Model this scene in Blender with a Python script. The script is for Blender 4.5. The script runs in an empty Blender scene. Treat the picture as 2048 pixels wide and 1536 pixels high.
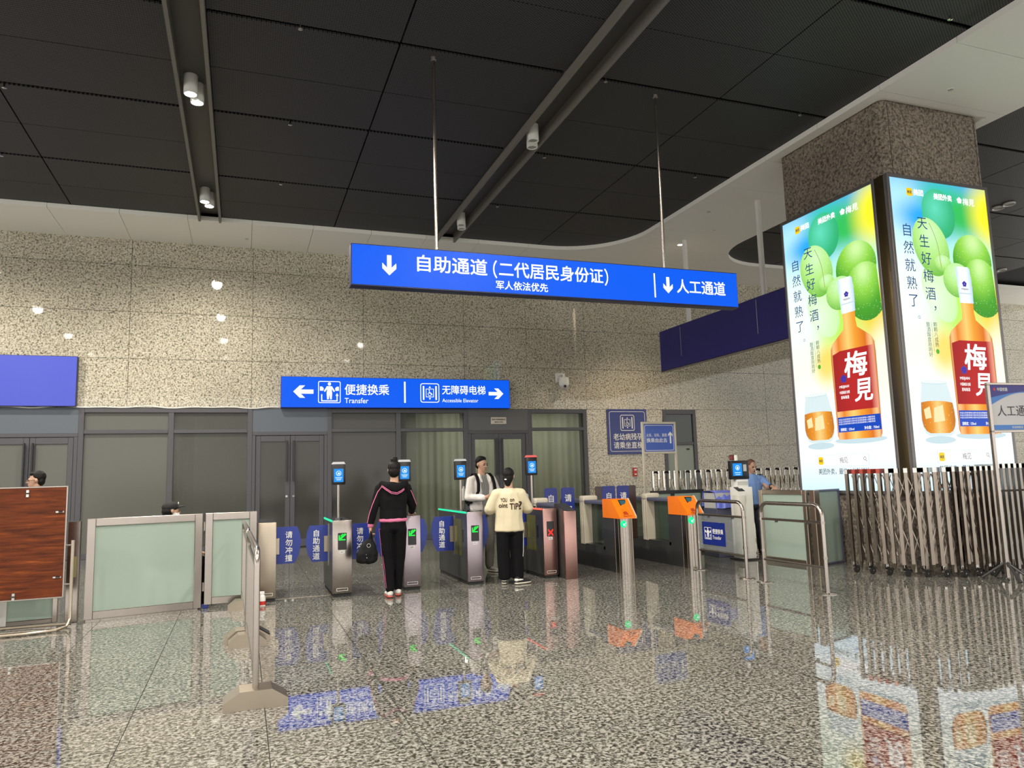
import bpy, bmesh, math, random
import numpy as np
from mathutils import Vector, Matrix, noise
from mathutils.bvhtree import BVHTree
R = math.radians
PI = math.pi
random.seed(7)
SC = bpy.context.scene
COL = SC.collection

# ------------------------------------------------------------------ camera, world, exposure
F_PX = 1477.15
YAW, PITCH, ROLL = R(20.136), R(7.0076), R(-1.6479)
CAM = Vector((0, 0, 1.45))
_f = Vector((math.sin(YAW) * math.cos(PITCH), math.cos(YAW) * math.cos(PITCH), math.sin(PITCH)))
_r = Vector((math.cos(YAW), -math.sin(YAW), 0))
_u = _r.cross(_f)
_r2 = _r * math.cos(ROLL) + _u * math.sin(ROLL)
_u2 = -_r * math.sin(ROLL) + _u * math.cos(ROLL)
cd = bpy.data.cameras.new('camera')
cam = bpy.data.objects.new('camera', cd)
COL.objects.link(cam)
cd.sensor_fit = 'HORIZONTAL'
cd.sensor_width = 36.0
cd.lens = 36.0 * F_PX / 2048
cd.clip_start = 0.05
cd.clip_end = 200
m3 = Matrix((_r2, _u2, -_f)).transposed()
cam.matrix_world = Matrix.Translation(CAM) @ m3.to_4x4()
SC.camera = cam

SC.view_settings.view_transform = 'Standard'
SC.view_settings.look = 'None'
SC.view_settings.exposure = 0.0
SC.view_settings.gamma = 1.0
SC.view_settings.use_curve_mapping = False
SC.cycles.max_bounces = 5
SC.cycles.diffuse_bounces = 3
SC.cycles.glossy_bounces = 3
SC.cycles.transmission_bounces = 4
SC.cycles.use_adaptive_sampling = True
SC.cycles.adaptive_threshold = 0.03
SC.cycles.transparent_max_bounces = 12
SC.cycles.sample_clamp_indirect = 2.5
SC.cycles.use_denoising = True

w = bpy.data.worlds.new('world')
SC.world = w
w.use_nodes = True
w.node_tree.nodes['Background'].inputs[0].default_value = (1.0, 0.97, 0.91, 1)   # the bright concourse beyond the open sides
w.node_tree.nodes['Background'].inputs[1].default_value = 1.9
SPOT_W = 780.0          # watts of each pair of lit downlights
SPOT_COL = (1.0, 0.93, 0.82)


def project(p):
    d = Vector(p) - CAM
    k = d.dot(_f)
    if k < 0.1:
        return None
    return (1024 + F_PX * d.dot(_r2) / k, 768 - F_PX * d.dot(_u2) / k, k)


# ------------------------------------------------------------------ materials
MATS = {}


def nt(name):
    m = bpy.data.materials.new(name)
    m.use_nodes = True
    return m, m.node_tree, m.node_tree.nodes['Principled BSDF']


def mat(name, col, rough=0.5, metal=0.0, spec=0.5, bump=0.0, bscale=200.0, trans=0.0, ior=1.5, coat=0.0, var=0.0, vscale=4.0):
    if name in MATS:
        return MATS[name]
    m, t, b = nt(name)
    b.inputs['Base Color'].default_value = (*col, 1)
    b.inputs['Roughness'].default_value = rough
    b.inputs['Metallic'].default_value = metal
    b.inputs['Specular IOR Level'].default_value = spec
    b.inputs['IOR'].default_value = ior
    b.inputs['Transmission Weight'].default_value = trans
    b.inputs['Coat Weight'].default_value = coat
    if bump or var:
        tc = t.nodes.new('ShaderNodeTexCoord')
    if bump:
        n = t.nodes.new('ShaderNodeTexNoise')
        n.inputs['Scale'].default_value = bscale
        n.inputs['Detail'].default_value = 3
        t.links.new(tc.outputs['Object'], n.inputs['Vector'])
        bp = t.nodes.new('ShaderNodeBump')
        bp.inputs['Strength'].default_value = bump
        bp.inputs['Distance'].default_value = 0.01
        t.links.new(n.outputs['Fac'], bp.inputs['Height'])
        t.links.new(bp.outputs['Normal'], b.inputs['Normal'])
    if var:
        n = t.nodes.new('ShaderNodeTexNoise')
        n.inputs['Scale'].default_value = vscale
        n.inputs['Detail'].default_value = 5
        t.links.new(tc.outputs['Object'], n.inputs['Vector'])
        mx = t.nodes.new('ShaderNodeMix')
        mx.data_type = 'RGBA'
        mx.inputs[6].default_value = (*[c * (1 - var) for c in col], 1)
        mx.inputs[7].default_value = (*[min(1, c * (1 + var)) for c in col], 1)
        t.links.new(n.outputs['Fac'], mx.inputs[0])
        t.links.new(mx.outputs[2], b.inputs['Base Color'])
    MATS[name] = m
    return m


def emat(name, col, s=1.0, big=False):
    if name in MATS:
        return MATS[name]
    m, t, b = nt(name)
    b.inputs['Base Color'].default_value = (*[c * 0.06 for c in col], 1)
    b.inputs['Specular IOR Level'].default_value = 0.2
    b.inputs['Roughness'].default_value = 0.35
    b.inputs['Emission Color'].default_value = (*col, 1)
    b.inputs['Emission Strength'].default_value = s
    m.cycles.emission_sampling = 'FRONT' if big else 'NONE'
    MATS[name] = m
    return m


def ramp(t, stops, interp='LINEAR'):
    r = t.nodes.new('ShaderNodeValToRGB')
    r.color_ramp.interpolation = interp
    e = r.color_ramp.elements
    while len(e) < len(stops):
        e.new(0.5)
    for el, (p, c) in zip(e, stops):
        el.position = p
        el.color = (*c, 1) if len(c) == 3 else c
    return r


def granite(name, stops, scale, rough, ior=1.5, coat=0.0, big=0.12, bump=0.0):
    m, t, b = nt(name)
    g = t.nodes.new('ShaderNodeNewGeometry')
    n = t.nodes.new('ShaderNodeTexNoise')
    n.inputs['Scale'].default_value = scale
    n.inputs['Detail'].default_value = 3.0
    n.inputs['Roughness'].default_value = 0.6
    n.inputs['Distortion'].default_value = 0.6
    t.links.new(g.outputs['Position'], n.inputs['Vector'])
    r = ramp(t, stops)
    t.links.new(n.outputs['Fac'], r.inputs['Fac'])
    n2 = t.nodes.new('ShaderNodeTexNoise')
    n2.inputs['Scale'].default_value = 0.7
    n2.inputs['Detail'].default_value = 3.0
    t.links.new(g.outputs['Position'], n2.inputs['Vector'])
    mr = t.nodes.new('ShaderNodeMapRange')
    mr.inputs['From Min'].default_value = 0.3
    mr.inputs['From Max'].default_value = 0.7
    mr.inputs['To Min'].default_value = 1 - big
    mr.inputs['To Max'].default_value = 1 + big
    t.links.new(n2.outputs['Fac'], mr.inputs['Value'])
    mx = t.nodes.new('ShaderNodeMix')
    mx.data_type = 'RGBA'
    mx.blend_type = 'MULTIPLY'
    mx.inputs[0].default_value = 1.0
    t.links.new(r.outputs['Color'], mx.inputs[6])
    t.links.new(mr.outputs['Result'], mx.inputs[7])
    t.links.new(mx.outputs[2], b.inputs['Base Color'])
    b.inputs['Roughness'].default_value = rough
    b.inputs['IOR'].default_value = ior
    if bump:
        bp = t.nodes.new('ShaderNodeBump')
        bp.inputs['Strength'].default_value = bump
        bp.inputs['Distance'].default_value = 0.01
        t.links.new(n.outputs['Fac'], bp.inputs['Height'])
        t.links.new(bp.outputs['Normal'], b.inputs['Normal'])
    MATS[name] = m
    return m


M_FLOOR = granite('polished_grey_granite', [(0.38, (0.018, 0.017, 0.014)), (0.47, (0.100, 0.096, 0.084)), (0.54, (0.245, 0.238, 0.212)), (0.66, (0.37, 0.36, 0.33))], 42.0, 0.025, 1.74)
M_WALL = granite('polished_beige_granite', [(0.35, (0.12, 0.105, 0.075)), (0.45, (0.34, 0.31, 0.235)), (0.53, (0.54, 0.497, 0.395)), (0.66, (0.65, 0.605, 0.50))], 30.0, 0.03, 1.5)
M_PILLAR = granite('flamed_brown_granite', [(0.36, (0.07, 0.056, 0.045)), (0.48, (0.19, 0.155, 0.12)), (0.6, (0.31, 0.26, 0.21))], 24.0, 0.75, 1.45, bump=0.5)
M_GROUT = mat('dark_grout', (0.03, 0.028, 0.025), 0.9)
M_WHITE_PANEL = mat('white_ceiling_metal', (0.91, 0.90, 0.84), 0.4)
M_STEEL = mat('brushed_stainless', (0.43, 0.385, 0.35), 0.24, 1.0, var=0.06, vscale=9)
M_STEEL_PINK_REFL = mat('pink_reflection_tinted_stainless', (0.50, 0.29, 0.26), 0.30, 1.0, var=0.05, vscale=9)  # plain stainless with a pink reflection painted into its colour
M_STEEL_LILAC_REFL = mat('lilac_reflection_tinted_stainless', (0.45, 0.385, 0.43), 0.30, 1.0, var=0.05, vscale=9)  # lilac cast of reflected light put into the steel colour
M_STEEL_BEIGE = mat('beige_brushed_stainless', (0.48, 0.41, 0.33), 0.34, 1.0, var=0.05, vscale=9)
M_CHROME = mat('polished_chrome', (0.55, 0.53, 0.50), 0.10, 1.0)
M_DARKMETAL = mat('dark_grey_metal', (0.055, 0.055, 0.055), 0.35, 0.3)
M_FRAME = mat('grey_window_frame', (0.085, 0.085, 0.095), 0.45, 0.2)
M_TRANSOM = mat('slate_blue_panel', (0.105, 0.125, 0.155), 0.5)
M_BLACK = mat('black_plastic', (0.012, 0.012, 0.014), 0.3)
M_RUBBER = mat('black_rubber', (0.015, 0.015, 0.015), 0.8)
M_WHITE = mat('white_plastic', (0.75, 0.74, 0.70), 0.4)
M_GREY = mat('light_grey_plastic', (0.5, 0.5, 0.48), 0.45)
M_BLUE_DARK = mat('dark_blue_acrylic', (0.012, 0.025, 0.19), 0.25)
M_BLUE_FLAP = mat('royal_blue_acrylic', (0.016, 0.035, 0.26), 0.3)
M_BLUE_FILM = mat('unlit_blue_sign_film', (0.06, 0.085, 0.55), 0.4)
M_NAVY_FILM = mat('navy_sign_film', (0.018, 0.016, 0.17), 0.28, bump=0.25, bscale=3.0)
M_PRINT_WHITE = mat('white_lettering', (0.82, 0.82, 0.80), 0.5)
M_PRINT_DARK = mat('dark_lettering', (0.03, 0.03, 0.035), 0.5)
M_ORANGE = mat('orange_plastic', (0.85, 0.19, 0.008), 0.28)
M_FROST = mat('frosted_green_glass', (0.60, 0.73, 0.65), 0.45, trans=0.55, ior=1.12)
M_RED = mat('red_plastic', (0.5, 0.025, 0.02), 0.4)
M_CREAM = mat('cream_metal', (0.55, 0.50, 0.40), 0.4)
M_GREYBLUE = mat('blue_grey_metal', (0.12, 0.125, 0.19), 0.35, 0.4)
M_CURTAIN = mat('pale_curtain_cloth', (0.54, 0.56, 0.45), 0.9)
_ct = M_CURTAIN.node_tree
_tl = _ct.nodes.new('ShaderNodeBsdfTranslucent')
_tl.inputs[0].default_value = (0.58, 0.60, 0.48, 1)
_mx = _ct.nodes.new('ShaderNodeMixShader')
_mx.inputs[0].default_value = 0.5
_ct.links.new(_ct.nodes['Principled BSDF'].outputs[0], _mx.inputs[1])
_ct.links.new(_tl.outputs[0], _mx.inputs[2])
_ct.links.new(_mx.outputs[0], _ct.nodes['Material Output'].inputs[0])
M_SLOT = mat('charcoal_slot_metal', (0.06, 0.057, 0.05), 0.5)
M_FIN = mat('grey_slot_fin', (0.17, 0.16, 0.14), 0.5)


def mesh_ceiling():
    m, t, b = nt('black_expanded_mesh')
    g = t.nodes.new('ShaderNodeNewGeometry')
    outs = []
    for ang in (R(58), R(-58)):
        mp = t.nodes.new('ShaderNodeMapping')
        mp.inputs['Rotation'].default_value = (0, 0, ang)
        t.links.new(g.outputs['Position'], mp.inputs['Vector'])
        wv = t.nodes.new('ShaderNodeTexWave')
        wv.inputs['Scale'].default_value = 11.0
        t.links.new(mp.outputs['Vector'], wv.inputs['Vector'])
        outs.append(wv)
    mx = t.nodes.new('ShaderNodeMath')
    mx.operation = 'MAXIMUM'
    t.links.new(outs[0].outputs['Fac'], mx.inputs[0])
    t.links.new(outs[1].outputs['Fac'], mx.inputs[1])
    r = ramp(t, [(0.60, (0.004, 0.004, 0.005)), (0.98, (0.078, 0.076, 0.078))])
    t.links.new(mx.outputs[0], r.inputs['Fac'])
    t.links.new(r.outputs['Color'], b.inputs['Base Color'])
    b.inputs['Roughness'].default_value = 0.55
    b.inputs['Specular IOR Level'].default_value = 0.3
    return m


M_MESH = mesh_ceiling()


def glass_mat(name, tint, film, ffac, rough=0.08):
    """window glass: partly transparent tint, partly film, with a real Fresnel gloss"""
    m = bpy.data.materials.new(name)
    m.use_nodes = True
    t = m.node_tree
    b = t.nodes['Principled BSDF']
    b.inputs['Base Color'].default_value = (*film, 1)
    b.inputs['Roughness'].default_value = rough
    tr = t.nodes.new('ShaderNodeBsdfTransparent')
    tr.inputs[0].default_value = (*tint, 1)
    mx = t.nodes.new('ShaderNodeMixShader')
    mx.inputs[0].default_value = ffac
    t.links.new(tr.outputs[0], mx.inputs[1])
    t.links.new(b.outputs[0], mx.inputs[2])
    t.links.new(mx.outputs[0], t.nodes['Material Output'].inputs[0])
    MATS[name] = m
    return m


M_PANE_FILM = glass_mat('greyfilmed_glass', (0.55, 0.57, 0.52), (0.155, 0.155, 0.138), 0.75, 0.2)
M_PANE_HALF = glass_mat('half_filmed_glass', (0.62, 0.64, 0.60), (0.13, 0.13, 0.115), 0.5, 0.15)
M_PANE_DARK = glass_mat('dark_tinted_glass', (0.45, 0.44, 0.42), (0.065, 0.062, 0.056), 0.8, 0.12)
M_PANE_CLEAR = glass_mat('clear_green_glass', (0.84, 0.85, 0.82), (0.06, 0.065, 0.055), 0.2, 0.03)
M_ACRYLIC = glass_mat('clear_acrylic_sheet', (0.86, 0.88, 0.88), (0.45, 0.47, 0.47), 0.22, 0.1)
M_GATE_GLASS = glass_mat('smoked_gate_glass', (0.5, 0.55, 0.5), (0.10, 0.13, 0.11), 0.35, 0.05)
M_AMBER_GLASS = glass_mat('olive_gate_glass', (0.5, 0.5, 0.12), (0.17, 0.17, 0.04), 0.6, 0.1)


def wood_mat():
    m, t, b = nt('red_brown_wood_laminate')
    tc = t.nodes.new('ShaderNodeTexCoord')
    mp = t.nodes.new('ShaderNodeMapping')
    mp.inputs['Scale'].default_value = (1.2, 1, 14)
    t.links.new(tc.outputs['Object'], mp.inputs['Vector'])
    n = t.nodes.new('ShaderNodeTexNoise')
    n.inputs['Scale'].default_value = 2.2
    n.inputs['Detail'].default_value = 8
    n.inputs['Roughness'].default_value = 0.6
    n.inputs['Distortion'].default_value = 0.4
    t.links.new(mp.outputs['Vector'], n.inputs['Vector'])
    r = ramp(t, [(0.3, (0.035, 0.008, 0.002)), (0.45, (0.092, 0.019, 0.004)), (0.58, (0.145, 0.031, 0.006)), (0.72, (0.27, 0.07, 0.012))])
    t.links.new(n.outputs['Fac'], r.inputs['Fac'])
    t.links.new(r.outputs['Color'], b.inputs['Base Color'])
    b.inputs['Roughness'].default_value = 0.5
    b.inputs['Specular IOR Level'].default_value = 0.25
    return m


M_WOOD = wood_mat()


# ------------------------------------------------------------------ mesh helpers
class MB:
    def __init__(self):
        self.v = []
        self.f = []

    def add(self, vs, fs):
        k = len(self.v)
        self.v += [tuple(v) for v in vs]
        self.f += [tuple(i + k for i in f) for f in fs]
        return self

    def box(self, x0, y0, z0, x1, y1, z1):
        vs = [(x, y, z) for z in (z0, z1) for x, y in ((x0, y0), (x1, y0), (x1, y1), (x0, y1))]
        return self.add(vs, [(3, 2, 1, 0), (4, 5, 6, 7), (0, 1, 5, 4), (1, 2, 6, 5), (2, 3, 7, 6), (3, 0, 4, 7)])

    def bev(self, x0, y0, z0, x1, y1, z1, r=0.01, seg=2):
        bm = bmesh.new()
        bmesh.ops.create_cube(bm, size=1)
        for v in bm.verts:
            v.co = Vector((x0 if v.co.x < 0 else x1, y0 if v.co.y < 0 else y1, z0 if v.co.z < 0 else z1))
        bmesh.ops.bevel(bm, geom=list(bm.edges), offset=r, segments=seg, profile=0.5, affect='EDGES')
        bm.verts.index_update()
        self.add([v.co[:] for v in bm.verts], [[v.index for v in f.verts] for f in bm.faces])
        bm.free()
        return self

    def tube(self, pts, r, n=10, closed=False):
        pts = [Vector(p) for p in pts]
        k = len(pts)
        rs = r if isinstance(r, (list, tuple)) else [r] * k
        tang = []
        for i in range(k):
            a = pts[i - 1] if (i > 0 or closed) else pts[i]
            b = pts[(i + 1) % k] if (i < k - 1 or closed) else pts[i]
            tang.append((b - a).normalized())
        up = Vector((0, 0, 1)) if abs(tang[0].z) < 0.9 else Vector((1, 0, 0))
        nrm = (up - tang[0] * up.dot(tang[0])).normalized()
        vs, fs = [], []
        for i in range(k):
            nrm = (nrm - tang[i] * nrm.dot(tang[i])).normalized()
            bi = tang[i].cross(nrm)
            for j in range(n):
                a = 2 * PI * j / n
                vs.append(pts[i] + (nrm * math.cos(a) + bi * math.sin(a)) * rs[i])
        for i in range(k if closed else k - 1):
            for j in range(n):
                a, b = i * n, ((i + 1) % k) * n
                fs.append((a + j, a + (j + 1) % n, b + (j + 1) % n, b + j))
        if not closed:
            fs.append(tuple(range(n))[::-1])
            fs.append(tuple((k - 1) * n + j for j in range(n)))
        return self.add(vs, fs)

    def lathe(self, prof, c=(0, 0, 0), n=20, axis='z'):
        vs, fs = [], []
        for r, h in prof:
            for j in range(n):
                a = 2 * PI * j / n
                p = (r * math.cos(a), r * math.sin(a), h)
                if axis == 'y':
                    p = (p[0], h, p[1])
                elif axis == 'x':
                    p = (h, p[0], p[1])
                vs.append((p[0] + c[0], p[1] + c[1], p[2] + c[2]))
        for i in range(len(prof) - 1):
            for j in range(n):
                fs.append((i * n + j, i * n + (j + 1) % n, (i + 1) * n + (j + 1) % n, (i + 1) * n + j))
        fs.append(tuple(range(n))[::-1])
        fs.append(tuple((len(prof) - 1) * n + j for j in range(n)))
        return self.add(vs, fs)

    def prism(self, poly, axis, d0, d1):
        def P(a, b, d):
            return {'y': (a, d, b), 'x': (d, a, b), 'z': (a, b, d)}[axis]
        n = len(poly)
        vs = [P(a, b, d0) for a, b in poly] + [P(a, b, d1) for a, b in poly]
        fs = [tuple(range(n))[::-1], tuple(range(n, 2 * n))]
        for i in range(n):
            j = (i + 1) % n
            fs.append((i, j, n + j, n + i))
        return self.add(vs, fs)

    def flat(self, poly, y=0.0):
        return self.add([(a, y, b) for a, b in poly], [tuple(range(len(poly)))])

    def ell(self, c, r, nu=14, nv=9):
        prof = []
        vs, fs = [], []
        for i in range(nv + 1):
            t = -PI / 2 + PI * i / nv
            for j in range(nu):
                a = 2 * PI * j / nu
                vs.append((c[0] + r[0] * math.cos(t) * math.cos(a), c[1] + r[1] * math.cos(t) * math.sin(a), c[2] + r[2] * math.sin(t)))
        for i in range(nv):
            for j in range(nu):
                fs.append((i * nu + j, i * nu + (j + 1) % nu, (i + 1) * nu + (j + 1) % nu, (i + 1) * nu + j))
        return self.add(vs, fs)

    def mesh(self, name, m, smooth=True, recalc=True, ang=35):
        me = bpy.data.meshes.new(name)
        me.from_pydata(self.v, [], self.f)
        if recalc:
            bm = bmesh.new()
            bm.from_mesh(me)
            bmesh.ops.remove_doubles(bm, verts=bm.verts, dist=1e-6)
            bmesh.ops.recalc_face_normals(bm, faces=bm.faces)
            bm.to_mesh(me)
            bm.free()
        if m:
            me.materials.append(m)
        if smooth:
            me.polygons.foreach_set('use_smooth', [True] * len(me.polygons))
            me.set_sharp_from_angle(angle=R(ang))
        return me

    def build(self, name, m, parent=None, smooth=True, recalc=True, ang=35):
        return link(name, self.mesh(name, m, smooth, recalc, ang), parent)

    def mark(self, name):
        """what is added from here on is a piece of its own when split() builds it"""
        self.marks = getattr(self, 'marks', [])
        if not self.marks or self.marks[-1][1] != len(self.v):
            self.marks.append((name, len(self.v), len(self.f)))
        return self

    def split(self, m, parent):
        mk = list(getattr(self, 'marks', []))
        if not mk or mk[0][1] != 0:
            mk.insert(0, ('symbol', 0, 0))
        mk.append((None, len(self.v), len(self.f)))
        for (nm, v0, f0), (_, v1, f1) in zip(mk, mk[1:]):
            if f1 > f0:
                q = MB()
                q.v = self.v[v0:v1]
                q.f = [tuple(i - v0 for i in f) for f in self.f[f0:f1]]
                q.build(nm, m, parent, smooth=False, recalc=False)


def link(name, data, parent=None, loc=None):
    o = bpy.data.objects.new(name, data)
    COL.objects.link(o)
    if parent is not None:
        o.parent = parent
    if loc is not None:
        o.location = loc
    return o


def tag(o, label, cat, group=None):
    o['label'] = label
    o['category'] = cat
    if group:
        o['group'] = group
    return o


def thing(name, label, cat, loc=(0, 0, 0), rz=0.0, group=None):
    o = link(name, None)
    o.empty_display_size = 0.1
    o.location = loc
    o.rotation_euler = (0, 0, rz)
    return tag(o, label, cat, group)


def struct(name, loc=(0, 0, 0), label=None):
    o = link(name, None)
    o.empty_display_size = 0.1
    o.location = loc
    o['kind'] = 'structure'
    if label:
        o['label'] = label
    return o


def copy_tree(o, parent=None):
    c = o.copy()
    COL.objects.link(c)
    if parent is not None:
        c.parent = parent
    for ch in o.children:
        copy_tree(ch, c)
    return c


def arc(cx, cy, r, a0, a1, n=8):
    return [(cx + r * math.cos(R(a0 + (a1 - a0) * i / n)), cy + r * math.sin(R(a0 + (a1 - a0) * i / n))) for i in range(n + 1)]


def rrect(x0, z0, x1, z1, r, n=5):
    return arc(x1 - r, z0 + r, r, -90, 0, n) + arc(x1 - r, z1 - r, r, 0, 90, n) + arc(x0 + r, z1 - r, r, 90, 180, n) + arc(x0 + r, z0 + r, r, 180, 270, n)


def ellipse(cx, cz, rx, rz, n=32):
    return [(cx + rx * math.cos(2 * PI * i / n), cz + rz * math.sin(2 * PI * i / n)) for i in range(n)]


def ringpoly(mb, outer, inner, y):
    n = len(outer)
    vs = [(a, y, b) for a, b in outer] + [(a, y, b) for a, b in inner]
    mb.add(vs, [(i, (i + 1) % n, n + (i + 1) % n, n + i) for i in range(n)])
    return mb


def bar2(mb, p, q, wd, y):
    """a flat stroke from p to q in the XZ plane"""
    d = Vector((q[0] - p[0], q[1] - p[1]))
    n = Vector((-d.y, d.x)).normalized() * wd / 2
    return mb.flat([(p[0] + n.x, p[1] + n.y), (p[0] - n.x, p[1] - n.y), (q[0] - n.x, q[1] - n.y), (q[0] + n.x, q[1] + n.y)], y)


# ---- lettering from the built-in font
_tc = bpy.data.curves.new('lettering_source', 'FONT')
_to = bpy.data.objects.new('lettering_source', _tc)
COL.objects.link(_to)
_tc.resolution_u = 3
_TX = {}


def glyphs(body, bold=0.0):
    key = (body, bold)
    if key not in _TX:
        _tc.body = body
        bpy.context.view_layer.update()
        dg = bpy.context.evaluated_depsgraph_get()
        ev = _to.evaluated_get(dg)
        me = ev.to_mesh()
        _TX[key] = ([tuple(v.co) for v in me.vertices], [tuple(p.vertices) for p in me.polygons])
        ev.to_mesh_clear()
        if bold > 0.001:        # heavier strokes: the same outline struck four times, a little apart
            vs, fs = _TX[key]
            n = len(vs)
            nv, nf = [], []
            for k, (dx, dz) in enumerate(((-1, -1), (1, -1), (1, 1), (-1, 1))):
                nv += [(v[0] + dx * bold, v[1] + dz * bold, 0.0002 * k) for v in vs]
                nf += [tuple(i + k * n for i in f) for f in fs]
            _TX[key] = (nv, nf)
    return _TX[key]


def text(mb, body, cx, cz, h, y, bold=0.012, width=None, align='c', skew=0.0, own=True):
    """centre body at (cx, cz) in the XZ plane facing -Y; h = em height"""
    if own:
        mb.mark('lettering')
    vs, fs = glyphs(body, bold)
    if not vs:
        return mb
    x0, x1 = min(v[0] for v in vs), max(v[0] for v in vs)
    z0, z1 = min(v[1] for v in vs), max(v[1] for v in vs)
    sx = h if width is None else width / (x1 - x0)
    ox = {'c': (x0 + x1) / 2, 'l': x0, 'r': x1}[align]
    oz = (z0 + z1) / 2
    return mb.add([(cx + (v[0] - ox) * sx + (v[1] - oz) * h * skew, y - v[2], cz + (v[1] - oz) * h) for v in vs], fs)


def vtext(mb, body, cx, ztop, h, y, step=None, bold=0.0, wd=None):
    step = step or h * 1.12
    for i, c in enumerate(body):
        text(mb, c, cx, ztop - h / 2 - i * step, h, y, bold, own=(i == 0))
    return mb


def arrow(mb, cx, cz, ln, hd, wd, ang, y):
    """flat arrow; ang 0 = right, 90 = up"""
    mb.mark('arrow_symbol')
    c, s = math.cos(R(ang)), math.sin(R(ang))

    def T(a, b):
        return (cx + a * c - b * s, cz + a * s + b * c)
    t = ln / 2
    w2 = wd / 2
    k = wd * 1.25
    mb.flat([T(-t, -w2), T(t - wd * 0.7, -w2), T(t - wd * 0.7, w2), T(-t, w2)], y)
    mb.flat([T(t, 0), T(t - hd, hd), T(t - hd - k, hd), T(t - k, 0)], y)
    mb.flat([T(t, 0), T(t - k, 0), T(t - hd - k, -hd), T(t - hd, -hd)], y)
    return mb

# ------------------------------------------------------------------ the setting: floor
WALL_Y = 17.23
CEIL_Z = 6.80
SOF_Z = 6.71
mb = MB().box(-16, -16, -0.12, 26, 20, -0.004)
floor = mb.build('floor', M_GROUT, smooth=False)
floor['kind'] = 'structure'
TS = 0.795
tile_me = MB().box(-TS / 2 + 0.0028, -TS / 2 + 0.0028, -0.02, TS / 2 - 0.0028, TS / 2 - 0.0028, 0.0).mesh('floor_tile', M_FLOOR, smooth=False)
cells = []
for i in range(-20, 33):
    for j in range(-23, 21):
        cx, cy = 0.16 + TS * (i + 0.5), 3.2 + TS * (j + 0.5)
        if cy + TS / 2 > 17.6:
            continue
        vis = False
        for dx in (-0.4, 0.4):
            for dy in (-0.4, 0.4):
                p = project((cx + dx, cy + dy, 0))
                if p and -20 < p[0] < 2068 and p[1] < 1556:
                    vis = True
        d = math.hypot(cx, cy)
        cells.append((0 if vis else 1, d, cx, cy))
cells.sort()
rest = MB()
for k, (iv, d, cx, cy) in enumerate(cells):
    if iv == 0 and k < 290:
        link('tile', tile_me, floor, (cx, cy, 0))
    else:
        h = TS / 2 - 0.0028
        rest.box(cx - h, cy - h, -0.02, cx + h, cy + h, 0.0)
o = rest.build('tile_field', M_FLOOR, floor, smooth=False, recalc=False)
o['kind'] = 'stuff'

MB().bev(0.41, 9.865, -0.003, 1.08, 9.89, 0.004, 0.001, 1).build('threshold_strip', M_STEEL_BEIGE, floor)

# ------------------------------------------------------------------ back wall with granite slabs
mb = MB()
mb.box(-16, 17.26, 3.075, 26, 17.5, 7.0)
mb.box(-16, 17.26, 0, -4.86, 17.5, 3.075)
mb.box(8.33, 17.26, 0, 10.60, 17.5, 3.075)
mb.box(11.63, 17.26, 0, 26, 17.5, 3.075)
wall = mb.build('wall_back', M_GROUT, smooth=False)
wall['kind'] = 'structure'
gap = 0.004


def slab(x0, z0, x1, z1):
    MB().box(x0 + gap, 17.23, z0 + gap, x1 - gap, 17.258, z1 - gap).build('stone_slab', M_WALL, wall, smooth=False)


xs = [0.17 + 2.46 * k for k in range(-6, 3)] + [6.73, 8.36, 11.19, 14.01, 16.83, 19.65, 22.5, 26]
zs = [3.075, 4.12, 5.13, 6.15, 6.80]
for a, b in zip(xs, xs[1:]):
    for c, d in zip(zs, zs[1:]):
        slab(a, c, b, d)
for c, d in ((0, 1.04), (1.04, 2.07), (2.07, 3.075)):
    slab(8.335, c, 10.60, d)
    for a, b in ((11.63, 14.01), (14.01, 16.83), (16.83, 19.65), (19.65, 22.5), (22.5, 26)):
        slab(a, c, b, d)
for c, d in ((0, 1.04), (1.04, 2.07), (2.07, 3.075)):
    for a, b in ((-9.5, -7.2), (-7.2, -4.86)):
        slab(a, c, b, d)

# room behind the shop front
mb = MB()
mb.box(-5.2, 20.0, 0, 12.2, 20.1, 3.3)
mb.box(-5.2, 17.5, 3.2, 12.2, 20.1, 3.3)
mb.box(-5.3, 17.5, 0, -5.2, 20.1, 3.3)
mb.box(12.2, 17.5, 0, 12.3, 20.1, 3.3)
o = mb.build('wall_inner_room', mat('inner_room_paint', (0.30, 0.30, 0.27), 0.8), smooth=False)
o['kind'] = 'structure'
for n_, (a_, b_) in enumerate(((-1.30, -1.02), (0.05, 0.35), (3.42, 3.75))):
    o = MB().box(a_, 17.8, 0, b_, 18.1, 3.19).build('trim_inner_column_%d' % (n_ + 1), mat('inner_column_paint', (0.45, 0.46, 0.42), 0.8), smooth=False)
    o['kind'] = 'structure'


def lamp_area(name, loc, sx, sy, power, col=(1, 1, 1), rot=(0, 0, 0)):
    ld = bpy.data.lights.new(name, 'AREA')
    ld.shape = 'RECTANGLE'
    ld.size, ld.size_y = sx, sy
    ld.energy = power
    ld.color = col
    o = bpy.data.objects.new(name, ld)
    COL.objects.link(o)
    o.location = loc
    o.rotation_euler = rot
    return o


lamp_area('inner_room_added_light', (6.4, 18.7, 3.15), 3.6, 0.6, 95, (1.0, 0.97, 0.86))  # added light, itself unseen, to brighten the curtains
lamp_area('inner_room_added_light', (-2.6, 18.9, 3.15), 3.4, 0.5, 45, (0.95, 1.0, 0.93))  # added dimmer light for the left part of the room


def pane(root, x0, z0, x1, z1, m, name='pane'):
    return MB().box(x0, 17.262, z0, x1, 17.272, z1).build(name, m, root, smooth=False)


def fbar(root, x0, z0, x1, z1, y0=17.20, y1=17.31, m=None, name='frame_bar'):
    return MB().bev(x0, y0, z0, x1, y1, z1, 0.006, 1).build(name, m or M_FRAME, root)


HEAD = 2.53


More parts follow.
